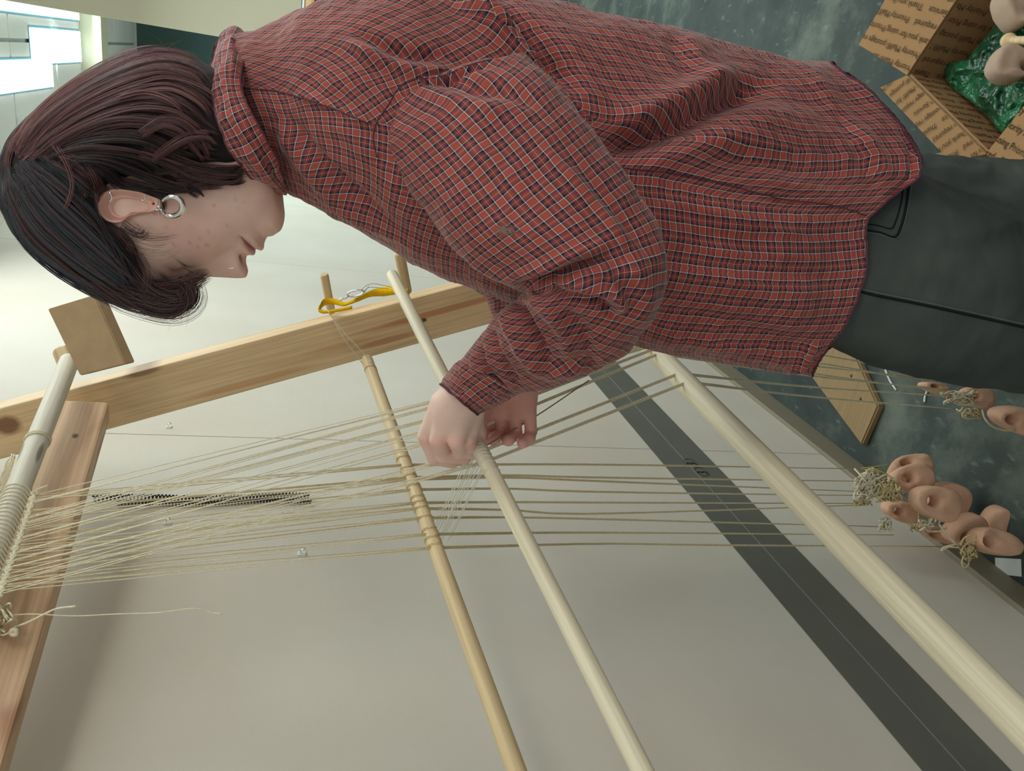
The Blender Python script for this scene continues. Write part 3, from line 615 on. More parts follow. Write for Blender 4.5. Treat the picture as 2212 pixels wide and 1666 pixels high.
weight('loom_weight', 2018, 838, 1.50, 0.3, 62, 22, 0.018, (0, 0), 'slim clay weight partly hidden behind the jeans', M_clay, 11, G)
weight('loom_weight', 2110, 858, 1.50, 0.25, 74, 46, 0.014, (0, 0), 'small clay weight under tangled yarn just below the jeans', M_clay, 12, G)
# yarn knots tying the weights
def knot(cx, cy, d, rx, ry, n, label, mat, seed, r=0.0011, ext=()):
    rg = np.random.default_rng(seed); pr = []
    for k in range(n):
        a = rg.uniform(0, 6.28); c_ = (cx+rg.uniform(-1, 1)*rx*0.6, cy+rg.uniform(-1, 1)*ry*0.6); q0 = rg.uniform(0.25, 0.75)
        pts = [P(c_[0]+rx*q0*math.cos(s+a)*math.cos(a)-ry*0.7*q0*math.sin(s)*math.sin(a), c_[1]+ry*q0*math.sin(s+a*0.7), d+0.010*math.sin(s*2+k)) for s in np.linspace(0, rg.uniform(4, 6.2), 18)]
        pr.append(tube(pts, r*rg.uniform(0.8, 1.4), 5))
    for e in ext: pr.append(yarn([P(*q) for q in e], r*1.3, 22))
    v_, f_ = joinm(pr); tag(link('yarn_knot', mesh(v_, f_), mat, origin=P(cx, cy, d)), label, 'knot', 'yarn knots above the clay weights')
knot(1880, 1048, 1.50, 30, 30, 46, 'large fluffy yarn knot where the warp meets the skirting', M_yarn, 1, 0.0016, [[(1846, 1013, 1.5), (1862, 1030, 1.48), (1874, 1046, 1.48)], [(1890, 1022, 1.5), (1880, 1046, 1.49)], [(1895, 1036, 1.49), (1912, 1026, 1.49), (1930, 1034, 1.49)]])
knot(1925, 1062, 1.49, 26, 24, 36, 'ragged yarn knot in front of the clay weights of the row', M_yarn2, 2, 0.0016, [[(1934, 1045, 1.48), (1940, 1060, 1.47), (1945, 1052, 1.47)]])
knot(1866, 1084, 1.53, 24, 9, 16, 'flat yarn knot at the end of two warp threads', M_yarn2, 3, 0.0013)
knot(1912, 1132, 1.50, 17, 15, 14, 'separate small yellowish knot hanging over the skirting', M_yarn, 4, 0.0013)
knot(1975, 1142, 1.50, 13, 8, 10, 'small dark yellow knot between two clay weights', M_yarn2, 5, 0.0011, [[(1980, 1140, 1.49), (1984, 1122, 1.49), (1984, 1108, 1.5)]])
knot(2008, 1134, 1.47, 30, 14, 10, 'long looped yarn knot below the middle clay weight', M_yarn, 6, 0.0013, [[(2020, 1128, 1.46), (2024, 1112, 1.46), (2030, 1104, 1.46), (2034, 1118, 1.46), (2028, 1130, 1.46)], [(2028, 1132, 1.46), (2050, 1160, 1.46), (2072, 1182, 1.46)], [(2075, 1184, 1.46), (2050, 1182, 1.46), (2034, 1190, 1.46), (2040, 1182, 1.46), (2066, 1176, 1.46)]])
knot(2090, 1192, 1.45, 20, 18, 26, 'yellowish yarn knot with a hanging loop by the biggest clay weight', M_yarn2, 7, 0.0014, [[(2082, 1200, 1.45), (2078, 1216, 1.45), (2083, 1226, 1.45), (2092, 1220, 1.45), (2092, 1202, 1.45)], [(2074, 1178, 1.44), (2084, 1162, 1.44), (2104, 1154, 1.44)], [(2080, 1182, 1.44), (2092, 1172, 1.44), (2110, 1166, 1.44)]])
knot(2100, 892, 1.40, 22, 9, 14, 'curled yarn knot with a long loop beside the jeans', M_yarn2, 8, 0.0014, [[(2066, 884, 1.42), (2074, 888, 1.4), (2080, 880, 1.4)], [(2122, 886, 1.39), (2128, 905, 1.38), (2145, 922, 1.38), (2170, 930, 1.38), (2194, 930, 1.38)], [(2078, 890, 1.4), (2082, 902, 1.4), (2100, 904, 1.4), (2118, 902, 1.4)]])
knot(2070, 858, 1.45, 40, 14, 34, 'tangled yarn cluster tight against the jeans edge', M_yarn, 9, 0.0014)
pr = [yarn([P(1860, 1012, 1.52), P(1890, 1008, 1.5), P(1922, 1003, 1.5)], 0.0008, 8), yarn([P(1868, 1016, 1.5), P(1892, 1014, 1.49), P(1918, 1026, 1.49)], 0.0013, 12), yarn([P(1872, 1020, 1.5), P(1895, 1020, 1.49), P(1908, 1020, 1.49)], 0.0010, 10)]
v_, f_ = joinm(pr); tag(link('yellow_yarn', mesh(v_, f_), M_yyarn, origin=P(1890, 1012, 1.5)), 'bright yellow yarn tying the topmost clay weight', 'yarn')
# white threads on the floor
for (a, b, c, lab) in (((1912, 797), (1922, 822), (1936, 843), 'longer scrap of white thread on the floor by the jeans'), ((2003, 843), (1998, 858), (1997, 869), 'shorter scrap of white thread on the floor by the jeans')):
    v_, f_ = tube(spl([on(*a, 2, 0.0028), on(*b, 2, 0.0028), on(*c, 2, 0.0028)], 10), 0.0025, 6); tag(link('thread_scrap', mesh(v_, f_), M_paper, origin=on(*b, 2, 0.0)), lab, 'thread')
tg = [on(2150, 1205, 2, 0.001), on(2206, 1208, 2, 0.001), on(2207, 1246, 2, 0.001), on(2152, 1240, 2, 0.001)]
tag(link('paper_tag', prism(tg, np.array([0, 0, 0.0012])), M_paper, origin=np.mean(tg, axis=0), smooth=False), 'small blank white paper tag on the floor under the clay weights', 'paper')
# ================================================================ the open cardboard box and what is in it
BH = 0.30
c0 = on(1964, 163, 2, BH); e1 = on(2075, 0, 2, BH)-c0; e2 = on(2137, 333, 2, BH)-c0
e1 = e1/np.linalg.norm(e1); L2 = np.linalg.norm(e2); e2n = e2/L2; e1 = e1-e2n*(e1@e2n)*0.9; e1 /= np.linalg.norm(e1); L1 = 0.42
bx = empty('cardboard_box', c0+e1*L1/2+e2/2-np.array([0, 0, BH])); tag(bx, 'open printed kraft cardboard box on the floor behind the person', 'box')
def panel(name, a, b, c, d, th=0.004, side=1):
    nrm = np.cross(b-a, d-a); nrm /= np.linalg.norm(nrm)
    return link(name, prism([a, b, c, d], nrm*th*side, 0.0), M_card, parent=bx, smooth=False)
Z = np.array([0, 0, 1.0])
panel('side_wall', c0, c0+e1*L1, c0+e1*L1-Z*BH*0.995, c0-Z*BH*0.995)
panel('side_wall', c0, c0+e2, c0+e2-Z*BH*0.995, c0-Z*BH*0.995)
panel('side_wall', c0+e2, c0+e2+e1*L1, c0+e2+e1*L1-Z*BH*0.995, c0+e2-Z*BH*0.995)
panel('side_wall', c0+e1*L1, c0+e1*L1+e2, c0+e1*L1+e2-Z*BH*0.995, c0+e1*L1-Z*BH*0.995)
panel('base_panel', c0-Z*BH*0.98, c0+e1*L1-Z*BH*0.98, c0+e1*L1+e2-Z*BH*0.98, c0+e2-Z*BH*0.98)
f1a, f1b = on(1858, 97, 2, BH+0.015), on(1858, 97, 2, BH+0.015)+e1*L1*0.97
panel('flap', c0+Z*0.002, c0+e1*L1+Z*0.002, f1b, f1a)
f2a = on(1905, 189, 2, BH-0.01); f2b = f2a+e2*0.98
panel('flap', c0+Z*0.002, f2a, f2b, c0+e2+Z*0.002)
f3 = on(2200, 450, 2, BH+0.02)
panel('flap', c0+e2+Z*0.003, f3, f3+e1*L1*0.97, c0+e2+e1*L1+Z*0.003)
# print on the box: words repeated in rows
L_A = ['Thank you for using Priority Mail', 'postage required', 'Priority Mail\u00ae Service', 'Thank you for using Priority Mail']
def clip_text(o_name, rows, A, xd, yd, size, step, lines, poly, shift=0.35, sx=1.0):
    """rows of print cut to the outline of a panel (convex polygon in the panel's own plane)"""
    xd = xd/np.linalg.norm(xd); yd = yd-xd*(yd@xd); yd /= np.linalg.norm(yd); nz_ = np.cross(xd, yd)
    pl = [np.array([(q-A)@xd, (q-A)@yd]) for q in poly]
    if sum(pl[i][0]*pl[(i+1) % len(pl)][1]-pl[(i+1) % len(pl)][0]*pl[i][1] for i in range(len(pl))) < 0: pl = pl[::-1]
    lo = np.min(pl, axis=0); hi = np.max(pl, axis=0)
    y = hi[1]-size; k = 0; acc = bmesh.new()
    cache = {}
    while y > lo[1]:
        s = lines[k % len(lines)]; x = lo[0]-0.26*((k*0.37+0.2) % 1)
        while x < hi[0]:
            if s not in cache:
                cu = bpy.data.curves.new('t', 'FONT'); cu.body = s; cu.size = size; cu.resolution_u = 2; o = bpy.data.objects.new('t', cu); cache[s] = bpy.data.meshes.new_from_object(o); bpy.data.objects.remove(o)
            me = cache[s]; wdt = max(v.co.x for v in me.vertices)*sx
            if not any(x+wdt > q[0] for q in pl): pass
            b = bmesh.new(); b.from_mesh(me)
            for v in b.verts: v.co = Vector((v.co.x*sx+x, v.co.y+y, 0))
            for i in range(len(pl)):
                p0, p1 = pl[i], pl[(i+1) % len(pl)]; dn = np.array([p1[1]-p0[1], -(p1[0]-p0[0])])
                bmesh.ops.bisect_plane(b, geom=b.verts[:]+b.edges[:]+b.faces[:], plane_co=(p0[0], p0[1], 0), plane_no=(dn[0], dn[1], 0), clear_outer=True)
            t = bpy.data.meshes.new('t'); b.to_mesh(t); b.free(); acc.from_mesh(t)
            x += wdt+size*1.0
        y -= step; k += 1
    me = bpy.data.meshes.new('print'); acc.to_mesh(me); acc.free()
    M = Matrix.Identity(4)
    off = A+nz_*0.0009
    for i, a in enumerate((xd, yd, nz_)):
        for j in range(3): M[j][i] = a[j]
    for j in range(3): M[j][3] = off[j]
    me.transform(M)
    link(o_name, me, M_ink, parent=bx, smooth=False)
def facing(A, xd, yd):                       # is the printed side towards the camera
    return np.cross(xd, yd)@(CAM-A) > 0
def imgdir(q, dx, dy, zz):
    p_ = px(q[None])[0]; return on(p_[0]+dx, p_[1]+dy, 2, zz)-q
LN = ['Thank you for using Priority Mail\u00ae Service', 'Priority Mail\u00ae postage required']
mid = (c0+e1*0.15+f1a)/2
xd = imgdir(mid, -95, -30, mid[2]); nn_ = np.cross(e1, f1a-c0); nn_ /= np.linalg.norm(nn_); nn_ = nn_ if nn_@(CAM-mid) > 0 else -nn_
xd -= nn_*(xd@nn_); yd = np.cross(nn_, xd)
clip_text('printed_text', None, mid+nn_*0.0072, xd, yd, 0.017, 0.0265, LN, [c0+Z*0.002, c0+e1*L1, f1b, f1a])
mid = (c0+e2+f2a)/2
xd = imgdir(mid, -85, 53, mid[2]); nn_ = np.cross(e2, f2a-c0); nn_ /= np.linalg.norm(nn_); nn_ = nn_ if nn_@(CAM-mid) > 0 else -nn_
xd -= nn_*(xd@nn_); yd = np.cross(nn_, xd)
clip_text('printed_text', None, mid+nn_*0.0072, xd, yd, 0.015, 0.0245, LN, [c0+Z*0.002, f2a, f2b, c0+e2])
mid = (c0+e2+f3)/2
nn_ = np.cross(e1, f3-c0-e2); nn_ /= np.linalg.norm(nn_); nn_ = nn_ if nn_@(CAM-mid) > 0 else -nn_
xd = imgdir(mid, 80, 45, mid[2]); xd -= nn_*(xd@nn_); yd = np.cross(nn_, xd)
clip_text('printed_text', None, mid+nn_*0.0072, xd, yd, 0.017, 0.0265, LN, [c0+e2+Z*0.003, f3, f3+e1*L1*0.97, c0+e2+e1*L1])
# inner walls
for (A, u_, L_) in ((c0, e1, L1), (c0, e2n, L2)):
    other = e2n if u_ is e1 else e1
    nn_ = other.copy(); xd = Z.copy(); yd = np.cross(nn_, xd)
    clip_text('printed_text', None, A+nn_*0.0045, xd, yd, 0.016, 0.0255, LN, [A, A+u_*L_, A+u_*L_-Z*0.28, A-Z*0.28])
# green bubble wrap
def bubble_mat():
    mt, nt, b = newmat('green_bubble_wrap', 0.22, 0.6); L = nt.links.new
    tc = nd(nt, 'ShaderNodeTexCoord'); n = nd(nt, 'ShaderNodeTexNoise'); n.inputs['Scale'].default_value = 9; n.inputs['Detail'].default_value = 5; L(tc.outputs['Object'], n.inputs['Vector'])
    r = ramp(nt, [(0.35, srgb(14, 76, 52)), (0.7, srgb(44, 146, 96))]); L(n.outputs[0], r.inputs[0]); L(r.outputs[0], b.inputs['Base Color'])
    v = nd(nt, 'ShaderNodeTexVoronoi'); v.inputs['Scale'].default_value = 75; L(tc.outputs['Object'], v.inputs['Vector'])
    n2 = nd(nt, 'ShaderNodeTexNoise'); n2.inputs['Scale'].default_value = 50; n2.inputs['Distortion'].default_value = 1.5; L(tc.outputs['Object'], n2.inputs['Vector'])
    a = nd(nt, 'ShaderNodeMath', operation='ADD'); L(v.outputs['Distance'], a.inputs[0]); L(n2.outputs[0], a.inputs[1])
    bp = nd(nt, 'ShaderNodeBump'); bp.inputs['Strength'].default_value = 0.8; bp.inputs['Distance'].default_value = 0.006; L(a.outputs[0], bp.inputs['Height']); L(bp.outputs[0], b.inputs['Normal'])
    b.inputs['Transmission Weight'].default_value = 0.25; b.inputs['Coat Weight'].default_value = 0.6; b.inputs['Coat Roughness'].default_value = 0.12
    return mt
ol = spl([(2034, 140), (2050, 136), (2082, 137), (2104, 108), (2128, 82), (2150, 52), (2180, 20), (2230, -20), (2300, -60), (2380, -40), (2400, 60), (2330, 160), (2240, 232), (2176, 288), (2165, 290), (2130, 250), (2090, 214), (2056, 190), (2038, 165), (2034, 140)], 120)[:-1]
cen = np.array([2210, 110]); nr, no = 40, len(ol); vs = []
for i in range(nr+1):
    t = i/nr
    for q in ol:
        p2 = cen+(q-cen)*t; z = 0.252-0.02*t**3+0.014*noise.noise(Vector((p2[0]*0.02, p2[1]*0.02, 0)))+0.010*noise.noise(Vector((p2[0]*0.07, p2[1]*0.07, 3)))
        z -= 0.006 if i == nr else 0
        vs.append(on(p2[0], p2[1], 2, z))
fs = [(i*no+j, i*no+(j+1) % no, (i+1)*no+(j+1) % no, (i+1)*no+j) for i in range(nr) for j in range(no)]
tag(link('bubble_wrap', fast_mesh(vs, fs), bubble_mat(), origin=on(2210, 110, 2, 0.1)), 'crumpled green bubble wrap filling the cardboard box', 'bubble wrap')
def onz_d(x, y, z): q = on(x, y, 2, z); return float((q-CAM)@FWD)
weight('loom_weight', 2178, 142, onz_d(2178, 142, 0.283), 0.5, 82, 76, 0.022, (0, 0), 'pale clay weight lying on the green bubble wrap nearer the jeans', M_pale, 21, None, hole=(0.75, 0), taper=-0.3)
weight('loom_weight', 2190, 16, onz_d(2190, 16, 0.283), 0.9, 96, 70, 0.026, (0, 0), 'pale clay weight lying on the green bubble wrap at the picture corner', M_pale, 22, None, hole=(0.75, 0), taper=0.2)
sp0, sp1 = on(2170, 88, 2, 0.278), on(2290, 86, 2, 0.278)
spx = spl([sp0, sp1], 24); rr_ = [0.010, 0.0125, 0.0130, 0.0115, 0.0085, 0.0072]+[0.0070+0.0001*i for i in range(18)]
v_, f_ = tube(spx, rr_, 20); tag(link('wooden_spindle', mesh(v_, f_), M_dowel2, origin=sp0), 'small turned wooden spindle with a flared end on the bubble wrap', 'spindle')

# ================================================================ the person
HIP = P(2000, 560, 0.97)
per = empty('person', (HIP[0], HIP[1], 0)); tag(per, 'person with dark hair in red plaid shirt and black jeans bent over the loom', 'person')
def ipol(tab, x):
    a = np.array(tab, float); return np.interp(x, a[:, 0], a[:, 1])
def smoothtab(tab):
    a = np.array(tab, float); xs = a[:, 0]; ys = a[:, 1]
    def f(x):
        x = np.clip(np.atleast_1d(np.asarray(x, float)), xs[0], xs[-1]); i = np.clip(np.searchsorted(xs, x, side='right')-1, 0, len(xs)-2)
        m_ = np.zeros(len(xs)); d = np.diff(ys)/np.diff(xs); m_[0] = d[0]; m_[-1] = d[-1]
        for k in range(1, len(xs)-1): m_[k] = 0 if d[k-1]*d[k] <= 0 else 2*d[k-1]*d[k]/(d[k-1]+d[k])
        h = xs[i+1]-xs[i]; t = (x-xs[i])/h
        return (2*t**3-3*t**2+1)*ys[i]+(t**3-2*t**2+t)*h*m_[i]+(-2*t**3+3*t**2)*ys[i+1]+(t**3-t**2)*h*m_[i+1]
    return f
# ---- head frame (millimetres): forward, down, lateral (towards the camera)
DH = 0.83; HO = P(300, 445, DH)
hf = IMGX*0.54+IMGY*0.84; hf /= np.linalg.norm(hf)
hd_ = IMGX*0.84-IMGY*0.54; hd_ /= np.linalg.norm(hd_)
hl = -FWD
yaw = 0.10                                   # the face is turned a little away
hf2 = hf*math.cos(yaw)-hl*math.sin(yaw); hl2 = hl*math.cos(yaw)+hf*math.sin(yaw)
HF, HD, HL = hf2, hd_, hl2
def HW(f, b, l): return HO+(np.asarray(f)[..., None]*HF+np.asarray(b)[..., None]*HD+np.asarray(l)[..., None]*HL)*0.001
fF = smoothtab([(-114, 2), (-110, 22), (-100, 48), (-85, 68), (-70, 80), (-50, 90), (-30, 95), (-15, 97), (-5, 97), (8, 94), (20, 95), (37, 98), (52, 101), (60, 103), (68, 107), (74, 110), (79, 108), (81, 106), (84, 110), (88, 110), (93, 106), (99, 104), (106, 105), (114, 105), (122, 101), (130, 93), (136, 80), (142, 64), (150, 50), (165, 36), (185, 20), (215, 8)])
fB = smoothtab([(-114, -2), (-110, 20), (-100, 46), (-85, 66), (-60, 84), (-30, 93), (0, 95), (20, 91), (40, 80), (60, 68), (80, 60), (100, 56), (130, 52), (160, 50), (215, 46)])
fW = smoothtab([(-114, 2), (-110, 18), (-100, 36), (-85, 51), (-60, 65), (-30, 73), (0, 74), (25, 72), (45, 69), (65, 65), (85, 60), (105, 55), (125, 51), (145, 50), (165, 50), (215, 44)])
NB, NT_ = 300, 240
b_ = np.concatenate([np.linspace(-114, -80, 40), np.linspace(-79, 145, 225), np.linspace(146, 200, 35)])
th = np.linspace(0, 2*np.pi, NT_, endpoint=False)
Bm, Th = np.meshgrid(b_, th, indexing='ij')
ct, st_ = np.cos(Th), np.sin(Th)
fr = fF(b_)[:, None]; bk = fB(b_)[:, None]; wd_ = fW(b_)[:, None]
X = np.where(ct > 0, fr*np.abs(ct)**0.82, -bk*np.abs(ct)**0.95); Lm = wd_*np.sign(st_)*np.abs(st_)**0.86
# lips and chin are narrow: fall back to a smooth face away from the middle
lat = np.abs(Lm)
sm = smoothtab([(-114, 2), (-110, 22), (-100, 48), (-85, 68), (-70, 80), (-50, 90), (-30, 94), (-15, 96), (8, 96), (20, 97), (40, 99), (60, 101), (80, 102), (100, 101), (115, 98), (125, 93), (135, 84), (145, 66), (160, 42), (185, 20), (215, 8)])(b_)[:, None]
smX = np.where(ct > 0, sm*np.abs(ct)**0.82, X)
k_ = np.exp(-(lat/22.0)**4)
X = np.where(ct > 0, smX+(X-smX)*k_, X)
front = ct > 0
def g(u): return np.exp(-u*u)
# nose
nose = smoothtab([(-20, 0), (0, 0), (8, 4), (20, 11), (37, 20), (47, 25), (54, 27), (60, 22), (64, 10), (67, 2), (72, 0), (200, 0)])(np.clip(b_, -20, 200))[:, None]
nsig = smoothtab([(-20, 9), (10, 8.0), (30, 8.5), (48, 12), (60, 13), (200, 13)])(np.clip(b_, -20, 200))[:, None]
X = X+np.where(front, nose*g(lat/nsig)**1.0, 0)
# nostril wings
wing = 8.0*g((lat-14)/5.5)*g((Bm-55)/8.0); X = X+np.where(front, wing, 0)
X = X-np.where(front, 6.5*g((lat-8)/3.4)*g((Bm-63.5)/2.6), 0)
X = X-np.where(front, 2.5*g((lat-21)/3.0)*g((Bm-54)/9.0), 0)
# eye socket, eyeball under the lowered lid, brow ridge, cheek
X = X-np.where(front, 9.0*g((lat-26)/14.0)*g((Bm-6)/11.0), 0)
X = X+np.where(front, 7.0*g((lat-30)/9.5)*g((Bm-8)/8.5), 0)
X = X-np.where(front, 2.2*g((lat-30)/13)*g((Bm-13.5)/1.6), 0)
X = X-np.where(front, 1.6*g((lat-30)/13)*g((Bm+1.5)/1.8), 0)
X = X+np.where(front, 3.0*g((lat-28)/18)*g((Bm+14)/6), 0)
X = X+np.where(front, 4.0*g((lat-42)/16)*g((Bm-38)/20), 0)
Lm = Lm+np.where(lat > 1, np.sign(Lm)*3.0*g((X-45)/24)*g((Bm-28)/16), 0)
Lm = Lm-np.sign(Lm)*3.0*g((X-62)/22)*g((Bm+12)/16)
# mouth line and corner
X = X-np.where(front, 2.4*g((lat-16)/9)*g((Bm-80.5)/1.3), 0)-np.where(front, 3.0*g((lat-25)/4)*g((Bm-80)/5), 0)
X = X+np.where(front, 2.0*g((lat-10)/10)*g((Bm-86)/3.2)+1.6*g((lat-9)/10)*g((Bm-75.5)/3.0), 0)
X = X-np.where(front, 2.5*g(lat/16)*g((Bm-98)/4), 0)
# bend the neck back towards the shoulders
Bn = Bm.copy(); nk = np.clip((Bm-120)/95, 0, 1)
X = X-26*nk**1.3
# jaw underside turns in
HV = HW(X, Bn, Lm).reshape(-1, 3)
fq = [(i*NT_+j, i*NT_+(j+1) % NT_, (i+1)*NT_+(j+1) % NT_, (i+1)*NT_+j) for i in range(len(b_)-1) for j in range(NT_)]
body_parts = [(HV, fq)]
col = np.zeros((len(HV), 4)); base = np.array([0.84, 0.59, 0.50]); col[:, :3] = base; col[:, 3] = 1
Xf, Bf, Lf = X.ravel(), Bm.ravel(), np.abs(Lm).ravel(); isf = (np.cos(Th).ravel() > 0)
def tint(mask, c, a=1.0):
    m_ = (mask*a)[:, None]; col[:, :3] = col[:, :3]*(1-m_)+np.array(c)*m_
tint(isf*g((Lf-52)/26)*g((Bf-38)/26), (0.76, 0.43, 0.37), 0.5)
tint(isf*g(Lf/14)*g((Bf-52)/14), (0.74, 0.42, 0.36), 0.5)
lipm = isf*np.clip(1.4*g((Bf-80.5)/8.0)**2-0.35, 0, 1)*(Lf < 24)*np.clip((25-Lf)/6, 0, 1)*(Bf > 71.5)*(Bf < 92); tint(lipm, (0.52, 0.22, 0.22), 0.8)
tint(isf*g((Bf-80.6)/0.9)*(Lf < 25), (0.10, 0.03, 0.03), 0.8)
tint(isf*g((Lf-8)/3)*g((Bf-63.5)/2.2), (0.10, 0.03, 0.03), 0.9)
tint(isf*g((Lf-30)/12)*g((Bf-13.0)/1.5), (0.05, 0.03, 0.03), 0.85)
tint(isf*g((Lf-30)/16)*g((Bf-4)/9), (0.56, 0.32, 0.27), 0.35)
tint(isf*g((Lf-34)/15)**2*g((Bf+11)/3.0)*(Lf > 12), (0.05, 0.03, 0.03), 0.85)
rs = np.random.default_rng(3)
for k in range(26):                          # small blemishes on the near cheek
    f0, b0 = rs.uniform(10, 90), rs.uniform(20, 120); tint((np.sin(Th).ravel() > 0)*g((Xf-f0)/1.6)*g((Bf-b0)/1.6), (0.36, 0.15, 0.13), rs.uniform(0.15, 0.5))
def skin_mat():
    mt, nt, b = newmat('skin', 0.5, 0.35); L = nt.links.new
    at = nd(nt, 'ShaderNodeAttribute', attribute_name='tone'); tc = nd(nt, 'ShaderNodeTexCoord')
    n = nd(nt, 'ShaderNodeTexNoise'); n.inputs['Scale'].default_value = 45; n.inputs['Detail'].default_value = 4; L(tc.outputs['Object'], n.inputs['Vector'])
    r = ramp(nt, [(0.3, (0.93, 0.90, 0.88, 1)), (0.7, (1.05, 1.04, 1.03, 1))]); L(n.outputs[0], r.inputs[0])
    m2 = nd(nt, 'ShaderNodeMix', data_type='RGBA', blend_type='MULTIPLY'); m2.inputs['Factor'].default_value = 1
    L(at.outputs['Color'], m2.inputs['A']); L(r.outputs[0], m2.inputs['B']); L(m2.outputs['Result'], b.inputs['Base Color'])
    n2 = nd(nt, 'ShaderNodeTexNoise'); n2.inputs['Scale'].default_value = 700; n2.inputs['Detail'].default_value = 2; L(tc.outputs['Object'], n2.inputs['Vector'])
    bp = nd(nt, 'ShaderNodeBump'); bp.inputs['Strength'].default_value = 0.12; bp.inputs['Distance'].default_value = 0.0006; L(n2.outputs[0], bp.inputs['Height']); L(bp.outputs[0], b.inputs['Normal'])
    b.inputs['Subsurface Weight'].default_value = 0.12; b.inputs['Subsurface Radius'].default_value = (0.006, 0.002, 0.001); b.inputs['Subsurface Scale'].default_value = 1.0
    return mt
M_skin = skin_mat()
# ---- ear: outline and relief around its centre, near side (and its mirror)
eo = [(345, 430), (330, 424), (305, 414), (275, 410), (248, 411), (225, 420), (212, 440), (214, 460), (226, 476), (244, 482), (262, 479), (280, 466), (300, 462), (325, 456), (345, 446)]
eo = np.array(eo, float)
def ear(side):
    k, rws = 72, 26; o_ = spl(np.vstack([eo, eo[:1]]), k+1)[:-1]; cen_ = np.array([272, 446.]); vs = []
    for i in range(rws+1):
        t = i/rws
        for j in range(k):
            q = cen_+(o_[j]-cen_)*(0.02+0.98*t)
            lobe = np.clip((q[0]-305)/30, 0, 1); up = 1-lobe
            h = 3.0+t*11.0
            h += up*(3.2*math.exp(-((t-0.90)/0.085)**2)+2.6*math.exp(-((t-0.58)/0.10)**2)*(1 if q[0] < 290 else 0.5)-2.5*math.exp(-((t-0.74)/0.07)**2)-8.0*math.exp(-(t/0.42)**2))
            h += lobe*2.0*math.sin(t*3.1)
            tr_ = math.exp(-((q[0]-302)/9)**2-((q[1]-458)/6)**2)*5.0; h += tr_
            h -= 8.0*math.exp(-((q[0]-294)/8)**2-((q[1]-448)/5)**2)
            if i == rws: h -= 5.0
            # to the head frame: picture position at ear distance, laid on the side of the head
            r0 = (P(q[0], q[1], DH-0.076)-HO)*1000; f_, bb_ = r0@HF, r0@HD
            tilt_ = (f_+5)*-0.16
            vs.append(HW(f_, bb_, side*(69+h+tilt_)))
    fs = [(i*k+j, i*k+(j+1) % k, (i+1)*k+(j+1) % k, (i+1)*k+j) for i in range(rws) for j in range(k)]
    n0 = len(vs)                             # skirt back into the head
    for j in range(k):
        q = o_[j]*0.75+cen_*0.25; r0 = (P(q[0], q[1], DH-0.076)-HO)*1000; vs.append(HW(r0@HF, r0@HD, side*60))
    fs += [(rws*k+j, rws*k+(j+1) % k, n0+(j+1) % k, n0+j) for j in range(k)]
    return np.array(vs), fs
for s_ in (1, -1): body_parts.append(ear(s_))
# ---- hands: smooth union of tapered capsules
def sdf_eval(Pt, caps, kk):
    res = None
    for (a, b, ra, rb) in caps:
        ba = b-a; h = np.clip(((Pt-a)@ba)/(ba@ba), 0, 1); d = np.linalg.norm(Pt-a-h[:, None]*ba, axis=1)-(ra+(rb-ra)*h)
        if res is None: res = d
        else:
            hh = np.clip(0.5+0.5*(res-d)/kk, 0, 1); res = res*(1-hh)+d*hh-kk*hh*(1-hh)
    return res
def limb(groups, vox=0.0016, kk=0.009, kg=0.0014):
    """each group blends softly inside itself and only barely with the others"""
    bm = bmesh.new()
    for caps in groups:
        for (a, b, ra, rb) in caps:
            L_ = np.linalg.norm(b-a); n_ = max(2, int(L_/(min(ra, rb)*0.5))+1)
            for t in np.linspace(0, 1, n_):
                c_ = a+(b-a)*t; bmesh.ops.create_icosphere(bm, subdivisions=2, radius=float(ra+(rb-ra)*t)*1.03, matrix=Matrix.Translation(Vector([float(q) for q in c_])))
    me = bpy.data.meshes.new('l'); bm.to_mesh(me); bm.free()
    o = bpy.data.objects.new('l', me); C.objects.link(o); md = o.modifiers.new('r', 'REMESH'); md.mode = 'VOXEL'; md.voxel_size = vox
    dg = bpy.context.evaluated_depsgraph_get(); dg.update(); m2 = bpy.data.meshes.new_from_object(o.evaluated_get(dg)); bpy.data.objects.remove(o)
    V = np.empty(len(m2.vertices)*3); m2.vertices.foreach_get('co', V); V = V.reshape(-1, 3)
    def f(Q):
        r = None
        for gi, caps in enumerate(groups):
            d = sdf_eval(Q, caps, kk if gi == 0 else 0.003)
            if r is None: r = d
            else:
                hh = np.clip(0.5+0.5*(r-d)/kg, 0, 1); r = r*(1-hh)+d*hh-kg*hh*(1-hh)
        return r
    e = 0.0003
    for it in range(6):
        d0 = f(V); G_ = np.stack([f(V+np.eye(3)[k]*e)-f(V-np.eye(3)[k]*e) for k in range(3)], 1)/(2*e)
        gn = (G_**2).sum(1)+1e-3; V = V-G_*np.clip(d0/gn, -0.002, 0.002)[:, None]
    fs = [tuple(p.vertices) for p in m2.polygons]
    return V, fs
def cp(a, b, ra, rb): return (P(*a), P(*b), ra, rb)
